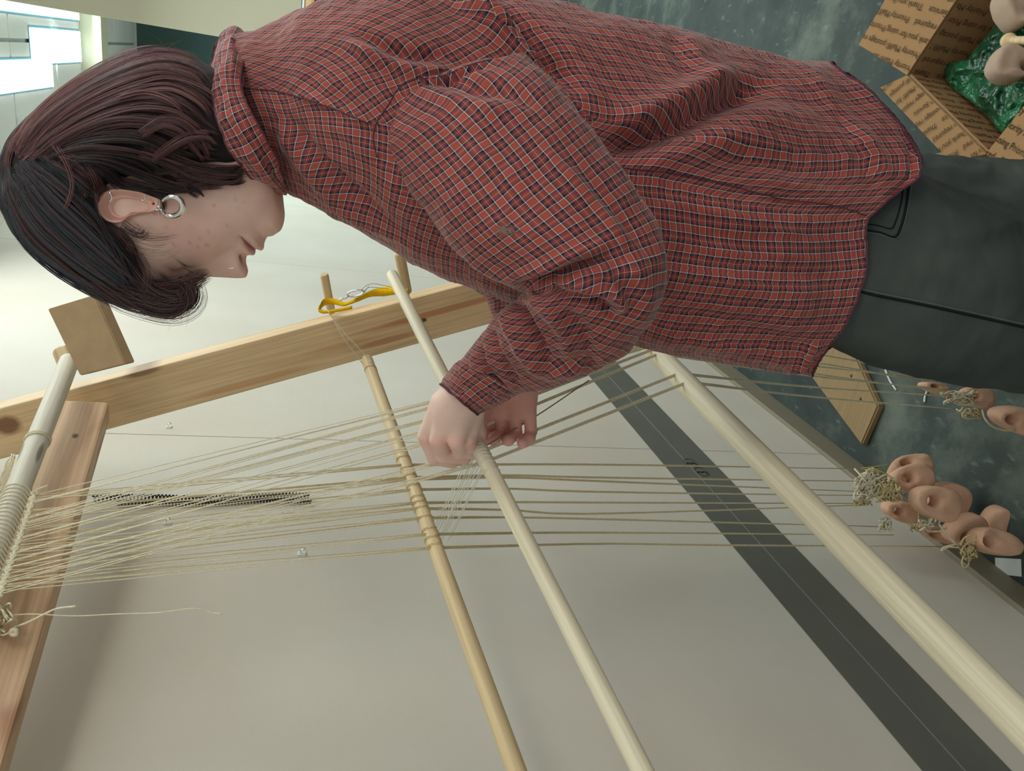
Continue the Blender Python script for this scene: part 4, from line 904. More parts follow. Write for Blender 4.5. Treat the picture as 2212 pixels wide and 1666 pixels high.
near = [[cp((1040, 800, 0.885), (1000, 858, 0.895), 0.027, 0.0265), cp((1012, 840, 0.875), (980, 884, 0.893), 0.026, 0.026), cp((1018, 880, 0.897), (1014, 942, 0.908), 0.016, 0.0105), cp((996, 880, 0.887), (988, 952, 0.894), 0.016, 0.0100),
         cp((972, 876, 0.888), (947, 950, 0.899), 0.016, 0.0098), cp((958, 872, 0.90), (919, 942, 0.915), 0.016, 0.0098), cp((1012, 872, 0.90), (1022, 912, 0.925), 0.019, 0.0140), cp((960, 900, 0.912), (1000, 905, 0.915), 0.015, 0.015)],
        [cp((1010, 947, 0.905), (1016, 962, 0.925), 0.0110, 0.0098), cp((1016, 962, 0.925), (1030, 960, 0.945), 0.0095, 0.0078)],
        [cp((987, 953, 0.895), (994, 974, 0.930), 0.0112, 0.0098), cp((994, 974, 0.930), (1024, 980, 0.94), 0.0096, 0.0080)],
        [cp((947, 951, 0.900), (956, 982, 0.930), 0.0112, 0.0095), cp((956, 984, 0.925), (1004, 990, 0.945), 0.0095, 0.0080)],
        [cp((921, 944, 0.915), (938, 990, 0.935), 0.0108, 0.0088), cp((938, 990, 0.935), (978, 1000, 0.95), 0.0088, 0.0075)],
        [cp((1020, 905, 0.930), (1032, 935, 0.94), 0.0130, 0.0105), cp((1032, 935, 0.94), (1037, 956, 0.945), 0.0100, 0.0080)]]
far = [[cp((1100, 760, 0.97), (1112, 835, 0.968), 0.030, 0.0275), cp((1062, 845, 0.975), (1056, 888, 0.975), 0.018, 0.0125), cp((1085, 842, 0.970), (1082, 894, 0.975), 0.019, 0.012), cp((1112, 840, 0.968), (1112, 894, 0.972), 0.019, 0.0118),
        cp((1134, 838, 0.968), (1140, 890, 0.972), 0.0185, 0.0115), cp((1090, 860, 0.975), (1125, 862, 0.972), 0.019, 0.018), cp((1050, 850, 0.965), (1036, 900, 0.955), 0.017, 0.0125)],
       [cp((1055, 888, 0.972), (1050, 925, 0.988), 0.0098, 0.0090), cp((1050, 925, 0.988), (1046, 950, 0.968), 0.0088, 0.0078)],
       [cp((1081, 896, 0.975), (1082, 932, 0.992), 0.0100, 0.0092), cp((1082, 932, 0.992), (1066, 950, 0.965), 0.0090, 0.0085)],
       [cp((1112, 896, 0.972), (1113, 934, 0.988), 0.0098, 0.0090), cp((1113, 934, 0.988), (1098, 951, 0.965), 0.0088, 0.0083)],
       [cp((1144, 892, 0.970), (1147, 932, 0.982), 0.0090, 0.0080), cp((1147, 932, 0.982), (1143, 948, 0.972), 0.0080, 0.0078), cp((1143, 948, 0.972), (1129, 957, 0.965), 0.0078, 0.0075)],
       [cp((1036, 898, 0.955), (1034, 930, 0.945), 0.0118, 0.0100), cp((1034, 930, 0.945), (1036, 955, 0.945), 0.0098, 0.0085)]]
hn = limb(near); hfv = limb(far, kk=0.006)
nh0 = sum(len(p[0]) for p in body_parts)
body_parts += [hn, hfv]
# torso, arms and legs under the clothes
def loft_simple(secs, n=40, k=28, scale=0.8, dz=0.0):
    S = np.array([(a[0], a[1], b[0], b[1], d, t) for a, b, d, t in secs], float); Q = spl(S, n); vs = []
    for q in Q:
        A, B = P(q[0], q[1], q[4]), P(q[2], q[3], q[4]); c_ = (A+B)/2; h_ = (B-A)/2*scale; v_ = (CAM-c_); v_ /= np.linalg.norm(v_); v_ = v_-h_*(v_@h_)/(h_@h_)
        for j in range(k):
            a = 2*math.pi*j/k; vs.append(c_-v_*dz+h_*math.cos(a)+v_*q[5]*scale*math.sin(a))
    fs = [(i*k+j, i*k+(j+1) % k, (i+1)*k+(j+1) % k, (i+1)*k+j) for i in range(n-1) for j in range(k)]+[tuple(range(k))[::-1], tuple((n-1)*k+j for j in range(k))]
    return np.array(vs), fs
SH = [((496, 100), (566, 392), 0.85, 0.074), ((540, 96), (600, 400), 0.85, 0.084), ((585, 80), (650, 425), 0.85, 0.090), ((660, 52), (710, 458), 0.855, 0.115), ((760, 22), (800, 508), 0.86, 0.135), ((880, -4), (905, 575), 0.87, 0.145), ((1010, -6), (1040, 632), 0.885, 0.140),
      ((1150, 14), (1180, 692), 0.90, 0.135), ((1300, 38), (1330, 742), 0.91, 0.130), ((1430, 66), (1450, 770), 0.92, 0.130), ((1560, 106), (1590, 794), 0.93, 0.130), ((1700, 134), (1720, 812), 0.95, 0.130), ((1800, 142), (1820, 822), 0.965, 0.128), ((1910, 142), (1910, 826), 0.975, 0.125), ((2010, 142), (2000, 826), 0.98, 0.122)]
body_parts.append(loft_simple(SH[3:12], 60, 40, 0.66, 0.01))
AR = [((960, 60), (760, 300), 0.80, 0.070), ((1060, 95), (790, 325), 0.785, 0.078), ((1135, 125), (830, 352), 0.77, 0.080), ((1215, 210), (905, 442), 0.755, 0.080), ((1300, 315), (985, 545), 0.745, 0.078), ((1380, 425), (1068, 604), 0.74, 0.076), ((1425, 510), (1125, 628), 0.74, 0.074),
      ((1440, 580), (1140, 636), 0.745, 0.073), ((1422, 665), (1122, 640), 0.76, 0.072), ((1368, 752), (1088, 662), 0.785, 0.070), ((1280, 806), (1055, 702), 0.815, 0.065), ((1190, 838), (1020, 748), 0.845, 0.058), ((1115, 856), (985, 786), 0.868, 0.050), ((1072, 878), (966, 808), 0.880, 0.047), ((1033, 894), (956, 834), 0.888, 0.045)]
AR2 = [((1000, 400), (800, 470), 0.97, 0.07), ((1020, 470), (860, 545), 0.99, 0.07), ((1090, 540), (950, 594), 1.0, 0.062), ((1160, 600), (1045, 640), 1.01, 0.058), ((1190, 680), (1066, 690), 1.01, 0.052), ((1190, 760), (1072, 760), 0.995, 0.048), ((1172, 822), (1064, 826), 0.975, 0.044)]
body_parts.append(loft_simple(AR[:10], 40, 24, 0.55)); body_parts.append(loft_simple([AR[9], AR[10], AR[11], AR[12]], 16, 24, 0.42))
body_parts.append(loft_simple(AR2[:6], 30, 24, 0.7))
bv, bf = joinm(body_parts)
bme = mesh(bv, bf); rot_fix(bme)
allc = np.tile(np.array([0.80, 0.56, 0.48, 1.0]), (len(bv), 1)); allc[:len(HV)] = col
allc[len(HV):nh0] = (0.78, 0.49, 0.41, 1)
o_ = nh0; V_ = hn[0]; pr_ = px(V_)
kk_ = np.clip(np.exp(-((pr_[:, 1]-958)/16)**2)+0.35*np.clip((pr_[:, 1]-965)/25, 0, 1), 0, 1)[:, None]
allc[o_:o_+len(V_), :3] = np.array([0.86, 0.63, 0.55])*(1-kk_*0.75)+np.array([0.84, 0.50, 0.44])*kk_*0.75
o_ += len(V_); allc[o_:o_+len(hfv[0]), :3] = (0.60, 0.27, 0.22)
pr_ = px(hfv[0]); kk_ = np.clip((pr_[:, 1]-935)/25, 0, 1)[:, None]; allc[o_:o_+len(hfv[0]), :3] = np.array([0.72, 0.39, 0.33])*(1-kk_)+np.array([0.78, 0.42, 0.37])*kk_  # far hand coloured darker red: shadow and light through the skin painted in
ca_ = bme.color_attributes.new('tone', 'FLOAT_COLOR', 'POINT'); ca_.data.foreach_set('color', allc.astype(np.float32).ravel())
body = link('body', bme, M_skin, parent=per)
# ---------------------------------------------------------------- cloth: lofts with folds pressed into them
def loft(secs, ns, nph, end=None, p_exp=0.92):
    S = np.array([(a[0], a[1], b[0], b[1], d, t) for a, b, d, t in secs], float)
    Q = spl(S, 400); L_ = len(Q)
    ph = np.linspace(0, 2*np.pi, nph, endpoint=False); grid = np.zeros((ns, nph, 3)); s = np.linspace(0, 1, ns)
    cA = np.cos(ph); cA = np.sign(cA)*np.abs(cA)**p_exp; sA = np.sin(ph); sA = np.sign(sA)*np.abs(sA)**p_exp
    pre = []
    for q in Q:
        A, B = P(q[0], q[1], q[4]), P(q[2], q[3], q[4]); c_ = (A+B)/2; h_ = (B-A)/2*0.985; v_ = CAM-c_; v_ /= np.linalg.norm(v_); v_ = v_-h_*(v_@h_)/(h_@h_); v_ /= np.linalg.norm(v_)
        pre.append(c_+cA[:, None]*h_+(sA*q[5])[:, None]*v_)
    pre = np.array(pre)                      # L x nph x 3
    for j in range(nph):
        smax = 1.0 if end is None else end(pre[:, j])
        f = s*smax*(L_-1); i0 = np.clip(f.astype(int), 0, L_-2); u = (f-i0)[:, None]
        grid[:, j] = pre[i0, j]*(1-u)+pre[i0+1, j]*u
    return grid
def gnorm(Gd):
    du = np.gradient(Gd, axis=0); dvv = np.roll(Gd, -1, 1)-np.roll(Gd, 1, 1); n = np.cross(du, dvv); n /= np.linalg.norm(n, axis=2)[..., None]+1e-12
    cen_ = Gd.mean(axis=1, keepdims=True)
    if ((Gd-cen_)*n).sum() < 0: n = -n
    return n
def polyd(pp, line):                         # distance to a polyline, with the position along it
    line = np.asarray(line, float); best = np.full(len(pp), 1e9); tt = np.zeros(len(pp)); sgn = np.zeros(len(pp)); n = len(line)-1
    for i in range(n):
        a, b = line[i], line[i+1]; ab = b-a; t = np.clip(((pp-a)@ab)/(ab@ab), 0, 1); d = pp-a-t[:, None]*ab; dist = np.linalg.norm(d, axis=1)
        m_ = dist < best; best[m_] = dist[m_]; tt[m_] = (i+t[m_])/n; cr = ab[0]*d[:, 1]-ab[1]*d[:, 0]; sgn[m_] = np.sign(cr[m_])
    return best, tt, sgn
def press(Gd, folds, freq=(28, 0.0030), seed=0, nearonly=True):
    N = gnorm(Gd); sh = Gd.shape; pts = Gd.reshape(-1, 3); nn = N.reshape(-1, 3); pp = px(pts)
    fac = np.clip((nn*(CAM-pts)).sum(1)/np.linalg.norm(CAM-pts, axis=1)*1.4+0.25, 0, 1)
    disp = np.zeros(len(pts))
    for (line, wpx, amp, mode) in folds:
        l2 = spl(line, max(8, len(line)*5)); d, t, s_ = polyd(pp, l2); env = np.clip(np.minimum(t, 1-t)*5+0.02, 0, 1)
        if mode == 'g': disp += amp*np.exp(-(d/wpx)**2)*env*fac
        else:                                # 's': a step, one side lies over the other
            disp += amp*np.exp(-(d/wpx)**2*0.5)*np.where(s_*mode_sign(mode) > 0, 1.0, -0.35)*env*fac
    q = pts*freq[0]
    nz = np.array([noise.fractal(Vector((float(a[0]), float(a[1]), float(a[2])+seed)), 0.9, 2.1, 4) for a in q])
    disp += nz*freq[1]
    return (pts+nn*disp[:, None]).reshape(sh)
def mode_sign(m_): return 1 if m_ == 's+' else -1
def cloth(name, Gd, uvfn, mat, parent, capend=False, thick=0.0015, extra=None):
    ns, nph = Gd.shape[:2]
    # metric texture coordinates
    du = np.linalg.norm(np.diff(Gd, axis=0), axis=2).mean(axis=1); V = np.concatenate([[0], np.cumsum(du)])
    mid = Gd[ns//2]; dl = np.linalg.norm(np.roll(mid, -1, 0)-mid, axis=1); U = np.concatenate([[0], np.cumsum(dl)])
    quads = np.array([(i*nph+j, i*nph+(j+1) % nph, (i+1)*nph+(j+1) % nph, (i+1)*nph+j) for i in range(ns-1) for j in range(nph)])
    gn = gnorm(Gd); me = fast_mesh(Gd.reshape(-1, 3), quads)
    me.calc_loop_triangles(); nrm = np.empty(len(me.polygons)*3); me.polygons.foreach_get('normal', nrm); nrm = nrm.reshape(-1, 3)
    outward = (nrm*gn[:-1].reshape(-1, 3)).sum() > 0
    pp = px(Gd.reshape(-1, 3))
    uv = me.uv_layers.new(name='UVMap'); lv = np.empty(len(me.loops), np.int32); me.loops.foreach_get('vertex_index', lv)
    ii = lv//nph; jj = lv % nph; pj = np.repeat(np.arange(len(me.polygons)), 4) % nph
    wrap = (jj == 0) & (pj == nph-1)
    u_ = U[np.where(wrap, nph, jj)]; v_ = V[ii]
    fc = pp[lv].reshape(-1, 4, 2).mean(axis=1).repeat(4, axis=0)
    fn_ = None
    uvv = uvfn(u_, v_, fc)
    uv.data.foreach_set('uv', np.asarray(uvv, np.float32).ravel())
    o = link(name, me, mat, parent=parent)
    md = o.modifiers.new('thickness', 'SOLIDIFY'); md.thickness = thick; md.offset = -1 if outward else 1
    return o
# ---- shirt body
hem_tab = [(100, 1775), (140, 1800), (175, 1850), (240, 1920), (300, 1965), (350, 1989), (380, 1984), (415, 1942), (455, 1892), (475, 1874), (500, 1869), (560, 1874), (640, 1856), (700, 1832), (740, 1800), (780, 1768), (812, 1752), (840, 1745)]
hx = smoothtab(hem_tab)
def hem(colpts):
    q = px(colpts); e_ = q[:, 0]-hx(q[:, 1]); idx = np.where(e_ > 0)[0]
    return 1.0 if len(idx) == 0 else max(0.5, idx[0]/(len(q)-1))
Gb = loft(SH, 420, 460, hem)
folds_b = [
 ([(1290, 325), (1380, 300), (1480, 262), (1590, 205), (1690, 175)], 24, -0.024, 'g'),
 ([(1330, 270), (1420, 235), (1520, 190), (1600, 160)], 30, 0.017, 'g'),
 ([(1350, 370), (1480, 330), (1600, 290), (1720, 250)], 34, 0.014, 'g'), ([(960, -40), (1010, 0), (1070, 60), (1140, 120), (1200, 170)], 22, 0.020, 'g'), ([(1010, -40), (1062, 0), (1120, 60), (1180, 120), (1260, 210)], 24, -0.028, 'g'),
 ([(1600, 330), (1700, 300), (1800, 300), (1900, 330)], 30, 0.006, 'g'),
 ([(1480, 60), (1500, 110), (1530, 170), (1560, 200)], 16, 0.006, 'g'), ([(1440, 70), (1470, 130), (1500, 190)], 14, -0.005, 'g'),
 ([(1580, 380), (1700, 400), (1800, 425), (1880, 440)], 16, 0.005, 'g'), ([(1420, 440), (1540, 455), (1680, 500), (1800, 540)], 16, 0.004, 'g'),
 ([(1450, 500), (1600, 530), (1740, 590), (1840, 620)], 20, -0.004, 'g'), ([(1430, 600), (1560, 600), (1700, 660), (1800, 690)], 22, 0.006, 'g'),
 ([(1400, 660), (1520, 680), (1660, 720), (1750, 760)], 20, -0.006, 'g'), ([(1390, 715), (1500, 735), (1640, 765), (1740, 790)], 18, 0.006, 'g'),
 ([(1690, 800), (1730, 790), (1750, 760), (1780, 740)], 9, 0.007, 'g'), ([(1700, 812), (1740, 806), (1762, 770)], 6, -0.006, 'g'),
 ([(1340, 358), (1460, 372), (1560, 392), (1680, 424), (1800, 440), (1872, 462)], 4.5, 0.0022, 'g'),
 ([(1340, 366), (1460, 380), (1560, 400), (1680, 432), (1800, 448), (1872, 470)], 3.0, -0.0028, 'g'),
 ([(1740, 140), (1780, 190), (1840, 270), (1900, 350), (1930, 400)], 18, 0.006, 'g'), ([(1800, 200), (1830, 280), (1880, 380), (1890, 430)], 15, -0.005, 'g'),
 ([(1940, 270), (1972, 330), (1960, 390), (1905, 440)], 7, -0.006, 'g'),
 ([(740, 85), (800, 120), (860, 145), (930, 160), (1000, 155)], 14, 0.010, 'g'), ([(760, 70), (830, 100), (900, 120), (980, 125)], 12, -0.009, 'g'),
 ([(985, -10), (1020, 25), (1060, 60), (1100, 90)], 12, 0.010, 'g'), ([(640, 200), (740, 240), (820, 282)], 10, 0.005, 'g'),
 ([(700, 235), (770, 300), (850, 390), (900, 470)], 30, 0.006, 'g'), ([(600, 260), (640, 330), (720, 420), (820, 500)], 18, 0.012, 'g'), ([(622, 250), (680, 330), (760, 410), (850, 480)], 12, -0.009, 'g'),
 ([(650, 400), (740, 450), (860, 520)], 10, 0.007, 'g'), ([(620, 390), (700, 440), (820, 505)], 7, -0.006, 'g')]
for k in range(16):
    y0 = 190+k*38; folds_b.append(([(1500+12*(k % 3), y0), (1600, y0+10+8*math.sin(k)), (1700, y0+22), (1810, y0+30+6*math.cos(k*2))], 9, 0.0022*(1 if k % 2 else -1), 'g'))
Gb = press(Gb, folds_b, (16, 0.0045), 3)
def uv_body(u, v, pp):
    a = 0.10; U, V = u*math.cos(a)-v*math.sin(a), u*math.sin(a)+v*math.cos(a)
    # yoke behind the shoulder seam: cloth laid on the bias
    x, y = pp[:, 0], pp[:, 1]
    line = np.interp(x, [500, 600, 700, 760, 800, 1150], [188, 196, 226, 252, 268, 268])
    yk = (y < line) & (x < 1045+0.9*y)
    b_ = 0.75; U = np.where(yk, u*math.cos(b_)-v*math.sin(b_), U); V = np.where(yk, u*math.sin(b_)+v*math.cos(b_), V)
    return np.stack([U, V], 1)
shirt = cloth('shirt_body', Gb, uv_body, M_ply, per)
# ---- near sleeve
Ga = loft(AR, 380, 260, None, 0.95)
folds_a = [
 ([(1112, 622), (1180, 606), (1250, 572), (1330, 548)], 11, -0.016, 'g'), ([(1100, 600), (1180, 580), (1260, 545), (1330, 525)], 18, 0.007, 'g'),
 ([(1105, 630), (1130, 680), (1165, 740), (1195, 790)], 10, -0.014, 'g'), ([(1085, 660), (1105, 710), (1140, 770), (1180, 815)], 14, 0.010, 'g'),
 ([(1185, 618), (1220, 640), (1290, 652), (1340, 690)], 9, -0.010, 'g'), ([(1190, 600), (1260, 618), (1330, 640), (1350, 670)], 12, 0.008, 'g'),
 ([(1140, 640), (1180, 660), (1220, 720), (1230, 790)], 16, 0.010, 'g'), ([(1200, 665), (1250, 700), (1275, 760), (1270, 810)], 12, -0.007, 'g'),
 ([(1330, 690), (1335, 640), (1310, 590), (1290, 560)], 10, 0.007, 'g'), ([(1345, 560), (1380, 600), (1390, 650), (1360, 720)], 22, 0.008, 'g'),
 ([(1060, 700), (1070, 750), (1100, 800), (1130, 840)], 8, -0.008, 'g'), ([(1180, 780), (1240, 780), (1300, 790)], 12, -0.006, 'g'), ([(1170, 815), (1230, 800), (1290, 770)], 10, 0.006, 'g'),
 ([(1040, 735), (1045, 785), (1075, 825), (1112, 852)], 5, -0.007, 'g'), ([(1020, 750), (1030, 795), (1060, 840), (1095, 865)], 9, 0.003, 'g'),
 ([(1180, 320), (1250, 400), (1310, 470), (1360, 540)], 12, 0.005, 'g'), ([(1230, 330), (1300, 420), (1370, 500), (1410, 560)], 10, -0.004, 'g'),
 ([(1000, 300), (1080, 370), (1150, 440)], 24, 0.003, 'g'), ([(920, 170), (1010, 190), (1100, 200), (1180, 240)], 16, -0.006, 'g'), ([(900, 190), (1000, 220), (1100, 250)], 18, 0.005, 'g'),
 ([(1000, 560), (1060, 590), (1120, 610)], 12, 0.006, 'g'), ([(900, 430), (960, 520), (1040, 580)], 12, 0.004, 'g')]
# armhole seam: a raised ridge with a stitched groove
seam = [(1062, 128), (1010, 142), (950, 166), (895, 172), (862, 190), (838, 228), (815, 262), (806, 300), (815, 340)]
folds_a += [(seam, 9, 0.006, 'g'), ([(x+10, y+8) for x, y in seam], 5, -0.007, 'g')]
Ga = press(Ga, folds_a, (20, 0.0030), 9)
# the shoulder cap sinks into the shirt body above the armhole seam
pp = px(Ga.reshape(-1, 3)); sx_, sy_2 = np.array(seam).T
d_, t_, s_ = polyd(pp, spl(seam, 40)); inside = (s_*1.0)
ref = np.sign(polyd(np.array([[900., 100.]]), spl(seam, 40))[2][0])
sink = np.where((s_ == ref) & (pp[:, 0] < 1150), np.clip(d_/55, 0, 1)**1.3, 0)
Ga = (Ga.reshape(-1, 3)+((Ga.mean(axis=1)[:, None, :]-Ga)).reshape(-1, 3)*(sink*0.30)[:, None]+np.outer(sink*0.035, FWD)).reshape(Ga.shape)
def uv_arm(u, v, pp):
    return np.stack([u+0.004, v], 1)
sleeve = cloth('sleeve', Ga, uv_arm, M_ply, per)
G2 = loft(AR2, 160, 120, None, 0.95)
G2 = press(G2, [([(850, 540), (950, 570), (1040, 610)], 12, 0.008, 'g'), ([(870, 520), (960, 550), (1060, 590)], 9, -0.008, 'g'), ([(1050, 640), (1100, 700), (1110, 780)], 12, 0.006, 'g')], (24, 0.004), 14)
cloth('sleeve', G2, uv_arm, M_ply, per)
# near cuff: a band over the end of the sleeve
def rimtube(name, Gd, row, r, mat, off=0.0):
    pts = Gd[row]; step = max(1, len(pts)//90); v_, f_ = tube(pts[::step], r, 6, closed=True); return link(name, mesh(v_, f_), mat, parent=per)
CU = [((1122, 851), (1000, 776), 0.864, 0.0530), ((1100, 864), (984, 786), 0.870, 0.0525), ((1066, 882), (967, 806), 0.881, 0.050), ((1034, 898), (955, 832), 0.889, 0.0475)]
Gc = loft(CU, 90, 200, None, 0.95)
Gc = press(Gc, [([(1035, 745), (1040, 790), (1070, 830), (1105, 858)], 5, 0.002, 'g')], (30, 0.0030), 21)
cuff = cloth('cuff', Gc, uv_arm, M_ply, per, thick=0.003)
M_hem = simple('dark_hem_thread', srgb(96, 64, 74), 0.9, 0.1, 0.4, 900, 0.3, 300)
# hem and seams as narrow rolled edges
for Gd, row, r in ((Gc, -1, 0.0014), (Gb, -1, 0.0016), (Gc, 0, 0.0008)):
    pts = Gd[row]; v_, f_ = tube(pts[::2], r, 6, closed=True); link('rolled_hem', mesh(v_, f_), M_hem, parent=per)
# ---- collar: a folded band round the neck
cl_ = spl([(484, 66), (466, 100), (456, 150), (457, 200), (468, 260), (488, 312), (512, 352), (534, 378), (560, 392), (606, 404)], 60)
cr_ = spl([(540, 84), (534, 104), (524, 140), (520, 180), (534, 225), (560, 275), (584, 315), (600, 350), (610, 380), (614, 404)], 60)
def ringline(ln, dm, d0, rad):
    near_ = [P(q[0], q[1], d0-rad*math.sin(math.pi*(i+0.0)/59)**0.8) for i, q in enumerate(ln)]
    far_ = [P(q[0], q[1], d0+rad*math.sin(math.pi*(i+0.0)/59)**0.8) for i, q in enumerate(ln)]
    return np.array(near_+far_[::-1][1:-1])
rows = []
La = ringline(cl_, 0, 0.842, 0.088); Lb = ringline(cr_, 0, 0.845, 0.102)
for t in np.linspace(0, 1, 26):
    bulge = 0.010*math.sin(math.pi*t); q = La*(1-t)+Lb*t; c_ = q.mean(axis=0); dn = q-c_; dn /= np.linalg.norm(dn, axis=1)[:, None]; rows.append(q+dn*bulge)
for t in np.linspace(0.08, 1, 14):            # the inner stand turns back down inside
    q = La*(1-t)+Lb*t; c_ = q.mean(axis=0); dn = q-c_; dn /= np.linalg.norm(dn, axis=1)[:, None]; rows.insert(0, q-dn*(0.004+0.006*t))
Gk = np.array(rows)
Gk = np.repeat(Gk, 1, axis=0)
q3 = np.zeros((Gk.shape[0], Gk.shape[1]*2, 3)); q3[:, ::2] = Gk; q3[:, 1::2] = (Gk+np.roll(Gk, -1, 1))/2
Gk = press(q3, [([(500, 70), (500, 120), (510, 170)], 7, 0.003, 'g'), ([(560, 330), (590, 370), (606, 396)], 5, -0.003, 'g'), ([(480, 200), (500, 270), (540, 330)], 6, -0.0015, 'g')], (45, 0.0030), 30)
cloth('collar', Gk, lambda u, v, pp: np.stack([u, v*1.0], 1), M_ply, per, thick=0.002)
for row, r in ((14, 0.0010), (-1, 0.0011)):
    v_, f_ = tube(Gk[row][::2], r, 6, closed=True); link('rolled_hem', mesh(v_, f_), M_hem, parent=per)
# seams and a frayed mend on the shirt, laid on the cloth
def bvh_of(objs):
    vs, fs = [], []
    for o in objs:
        M_ = Matrix.Translation(world_loc(o)); b0 = len(vs); vs += [M_ @ v.co for v in o.data.vertices]; fs += [tuple(i+b0 for i in p.vertices) for p in o.data.polygons]
    return BVHTree.FromPolygons(vs, fs)
shirt_bvh = bvh_of([shirt, sleeve, cuff])
def lay(line, n, off=0.0006, bvh=None, dflt=0.85):
    out = []
    for q in spl(line, n):
        r = ray(q[0], q[1]); r = r/np.linalg.norm(r); h = (bvh or shirt_bvh).ray_cast(Vector(CAM), Vector(r))
        if h[0] is not None: out.append(np.array(h[0])-r*off)
    return np.array(out)
for ln in ([(512, 190), (600, 198), (700, 228), (760, 252), (800, 268)], [(1340, 362), (1460, 376), (1560, 396), (1680, 428), (1800, 444), (1872, 466)], seam):
    pts = lay(ln, 90, 0.0002)
    if len(pts) > 5: v_, f_ = tube(pts, 0.0007, 5); link('seam', mesh(v_, f_), M_hem, parent=per)
pr = []
rg = np.random.default_rng(5)
for (cx, cy, sx2, sy2, n_) in ((1092, 498, 24, 10, 70), (562, 362, 14, 9, 50)):
    for k in range(n_):
        x_, y_ = cx+rg.normal()*sx2*0.5, cy+rg.normal()*sy2*0.5; a = 0.7+rg.normal()*0.25
        pts = lay([(x_-6*math.cos(a), y_-6*math.sin(a)), (x_, y_+rg.normal()), (x_+6*math.cos(a), y_+6*math.sin(a))], 5, 0.0004)
        if len(pts) > 2: pr.append((tube(pts, 0.00028, 4), cx))
for cx, mt_, nm in ((1092, simple('frayed_thread', srgb(150, 124, 116), 0.9, 0.1), 'frayed_patch'), (562, simple('red_thread', srgb(176, 66, 52), 0.9, 0.1), 'worn_buttonhole')):
    v_, f_ = joinm([a for a, c_ in pr if c_ == cx]); link(nm, mesh(v_, f_), mt_, parent=per)
# ---- jeans
def denim():
    mt, nt, b = newmat('faded_black_denim', 0.85, 0.2); L = nt.links.new
    tc = nd(nt, 'ShaderNodeTexCoord'); n = nd(nt, 'ShaderNodeTexNoise'); n.inputs['Scale'].default_value = 7; n.inputs['Detail'].default_value = 6; L(tc.outputs['Object'], n.inputs['Vector'])
    r = ramp(nt, [(0.3, srgb(50, 58, 58)), (0.72, srgb(84, 91, 88))]); L(n.outputs[0], r.inputs[0]); L(r.outputs[0], b.inputs['Base Color'])
    n2 = nd(nt, 'ShaderNodeTexNoise'); n2.inputs['Scale'].default_value = 600; L(tc.outputs['Object'], n2.inputs['Vector'])
    bp = nd(nt, 'ShaderNodeBump'); bp.inputs['Strength'].default_value = 0.4; bp.inputs['Distance'].default_value = 0.001; L(n2.outputs[0], bp.inputs['Height']); L(bp.outputs[0], b.inputs['Normal'])
    return mt
M_jean = denim()
def to_floor(p, z): p = np.array(p); p[2] = z; return p
def ring_secs(cs, k=120, n=200):
    """cs: centre, half width vector, half depth vector"""
    S = np.array([np.concatenate([a, b, c]) for a, b, c in cs]); Q = spl(S, n); ph = np.linspace(0, 2*np.pi, k, endpoint=False)
    return np.array([q[:3]+np.cos(ph)[:, None]*q[3:6]+np.sin(ph)[:, None]*q[6:9] for q in Q])
def legpts(top, d_top, A, B, foot_dx, shrink):
    cs = []
    for (xx, ya, yb, d, t) in top: 
        a_, b_ = P(xx, ya, d), P(xx, yb, d); c_ = (a_+b_)/2; v_ = CAM-c_; v_[2] = 0; v_ /= np.linalg.norm(v_); h_ = (b_-a_)/2; cs.append((c_, h_, v_*t))
    c_, h_, v_ = cs[-1]; hn_ = h_.copy(); hn_[2] = 0
    for z, k in ((0.38, 0.86), (0.12, 0.74)):
        cc = c_+np.array([0, 0, z-c_[2]])+foot_dx*(c_[2]-z); cs.append((cc, hn_*k, v_*k))
    return cs
nl = legpts([(1640, 330, 712, 0.94, 0.075), (1720, 330, 735, 0.945, 0.08), (1800, 335, 755, 0.95, 0.085), (1900, 345, 790, 0.955, 0.088), (1990, 382, 816, 0.97, 0.090), (2110, 425, 838, 0.985, 0.088), (2230, 452, 850, 1.0, 0.085)], 0, 0, 0, np.array([0.02, 0.0, 0]), 1)
fl = legpts([(1650, 310, 690, 1.02, 0.08), (1800, 320, 720, 1.10, 0.09), (1990, 332, 800, 1.115, 0.09), (2110, 338, 700, 1.125, 0.088), (2230, 344, 680, 1.135, 0.085)], 0, 0, 0, np.array([0.0, 0.02, 0]), 1)
jk = [([(1975, 395), (2060, 470), (2212, 500)], 26, 0.006, 'g'), ([(1990, 520), (2100, 510), (2212, 480)], 14, 0.004, 'g'), ([(1960, 600), (2080, 640), (2200, 660)], 24, -0.004, 'g'), ([(2020, 350), (2090, 380), (2150, 365)], 16, 0.007, 'g'), ([(2040, 370), (2120, 400), (2212, 395)], 14, -0.006, 'g')]
GL = press(ring_secs(nl), jk, (14, 0.004), 40); GF = press(ring_secs(fl), jk, (14, 0.005), 41)
jn = cloth('jeans_leg', GL, uv_arm, M_jean, per, thick=0.002); jf = cloth('jeans_leg', GF, uv_arm, M_jean, per, thick=0.002)
jb = bvh_of([jn]); M_jd = simple('dark_denim_seam', srgb(30, 38, 38), 0.9, 0.1); M_jl = simple('worn_denim_edge', srgb(92, 104, 102), 0.9, 0.1)
def on_jeans(name, ln, r, mat, n=60, off=0.0002):
    pts = lay(ln, n, off, jb)
    if len(pts) > 4: v_, f_ = tube(pts, r, 5); link(name, mesh(v_, f_), mat, parent=jn)
on_jeans('side_seam', [(1850, 622), (1900, 634), (2000, 654), (2100, 676), (2225, 704)], 0.0013, M_jl)
on_jeans('side_seam', [(1850, 628), (1900, 640), (2000, 660), (2100, 682), (2225, 710)], 0.0016, M_jd)
on_jeans('pocket_edge', [(1865, 497), (1900, 502), (1932, 512), (1946, 490), (1958, 440), (1964, 395)], 0.0016, M_jd)
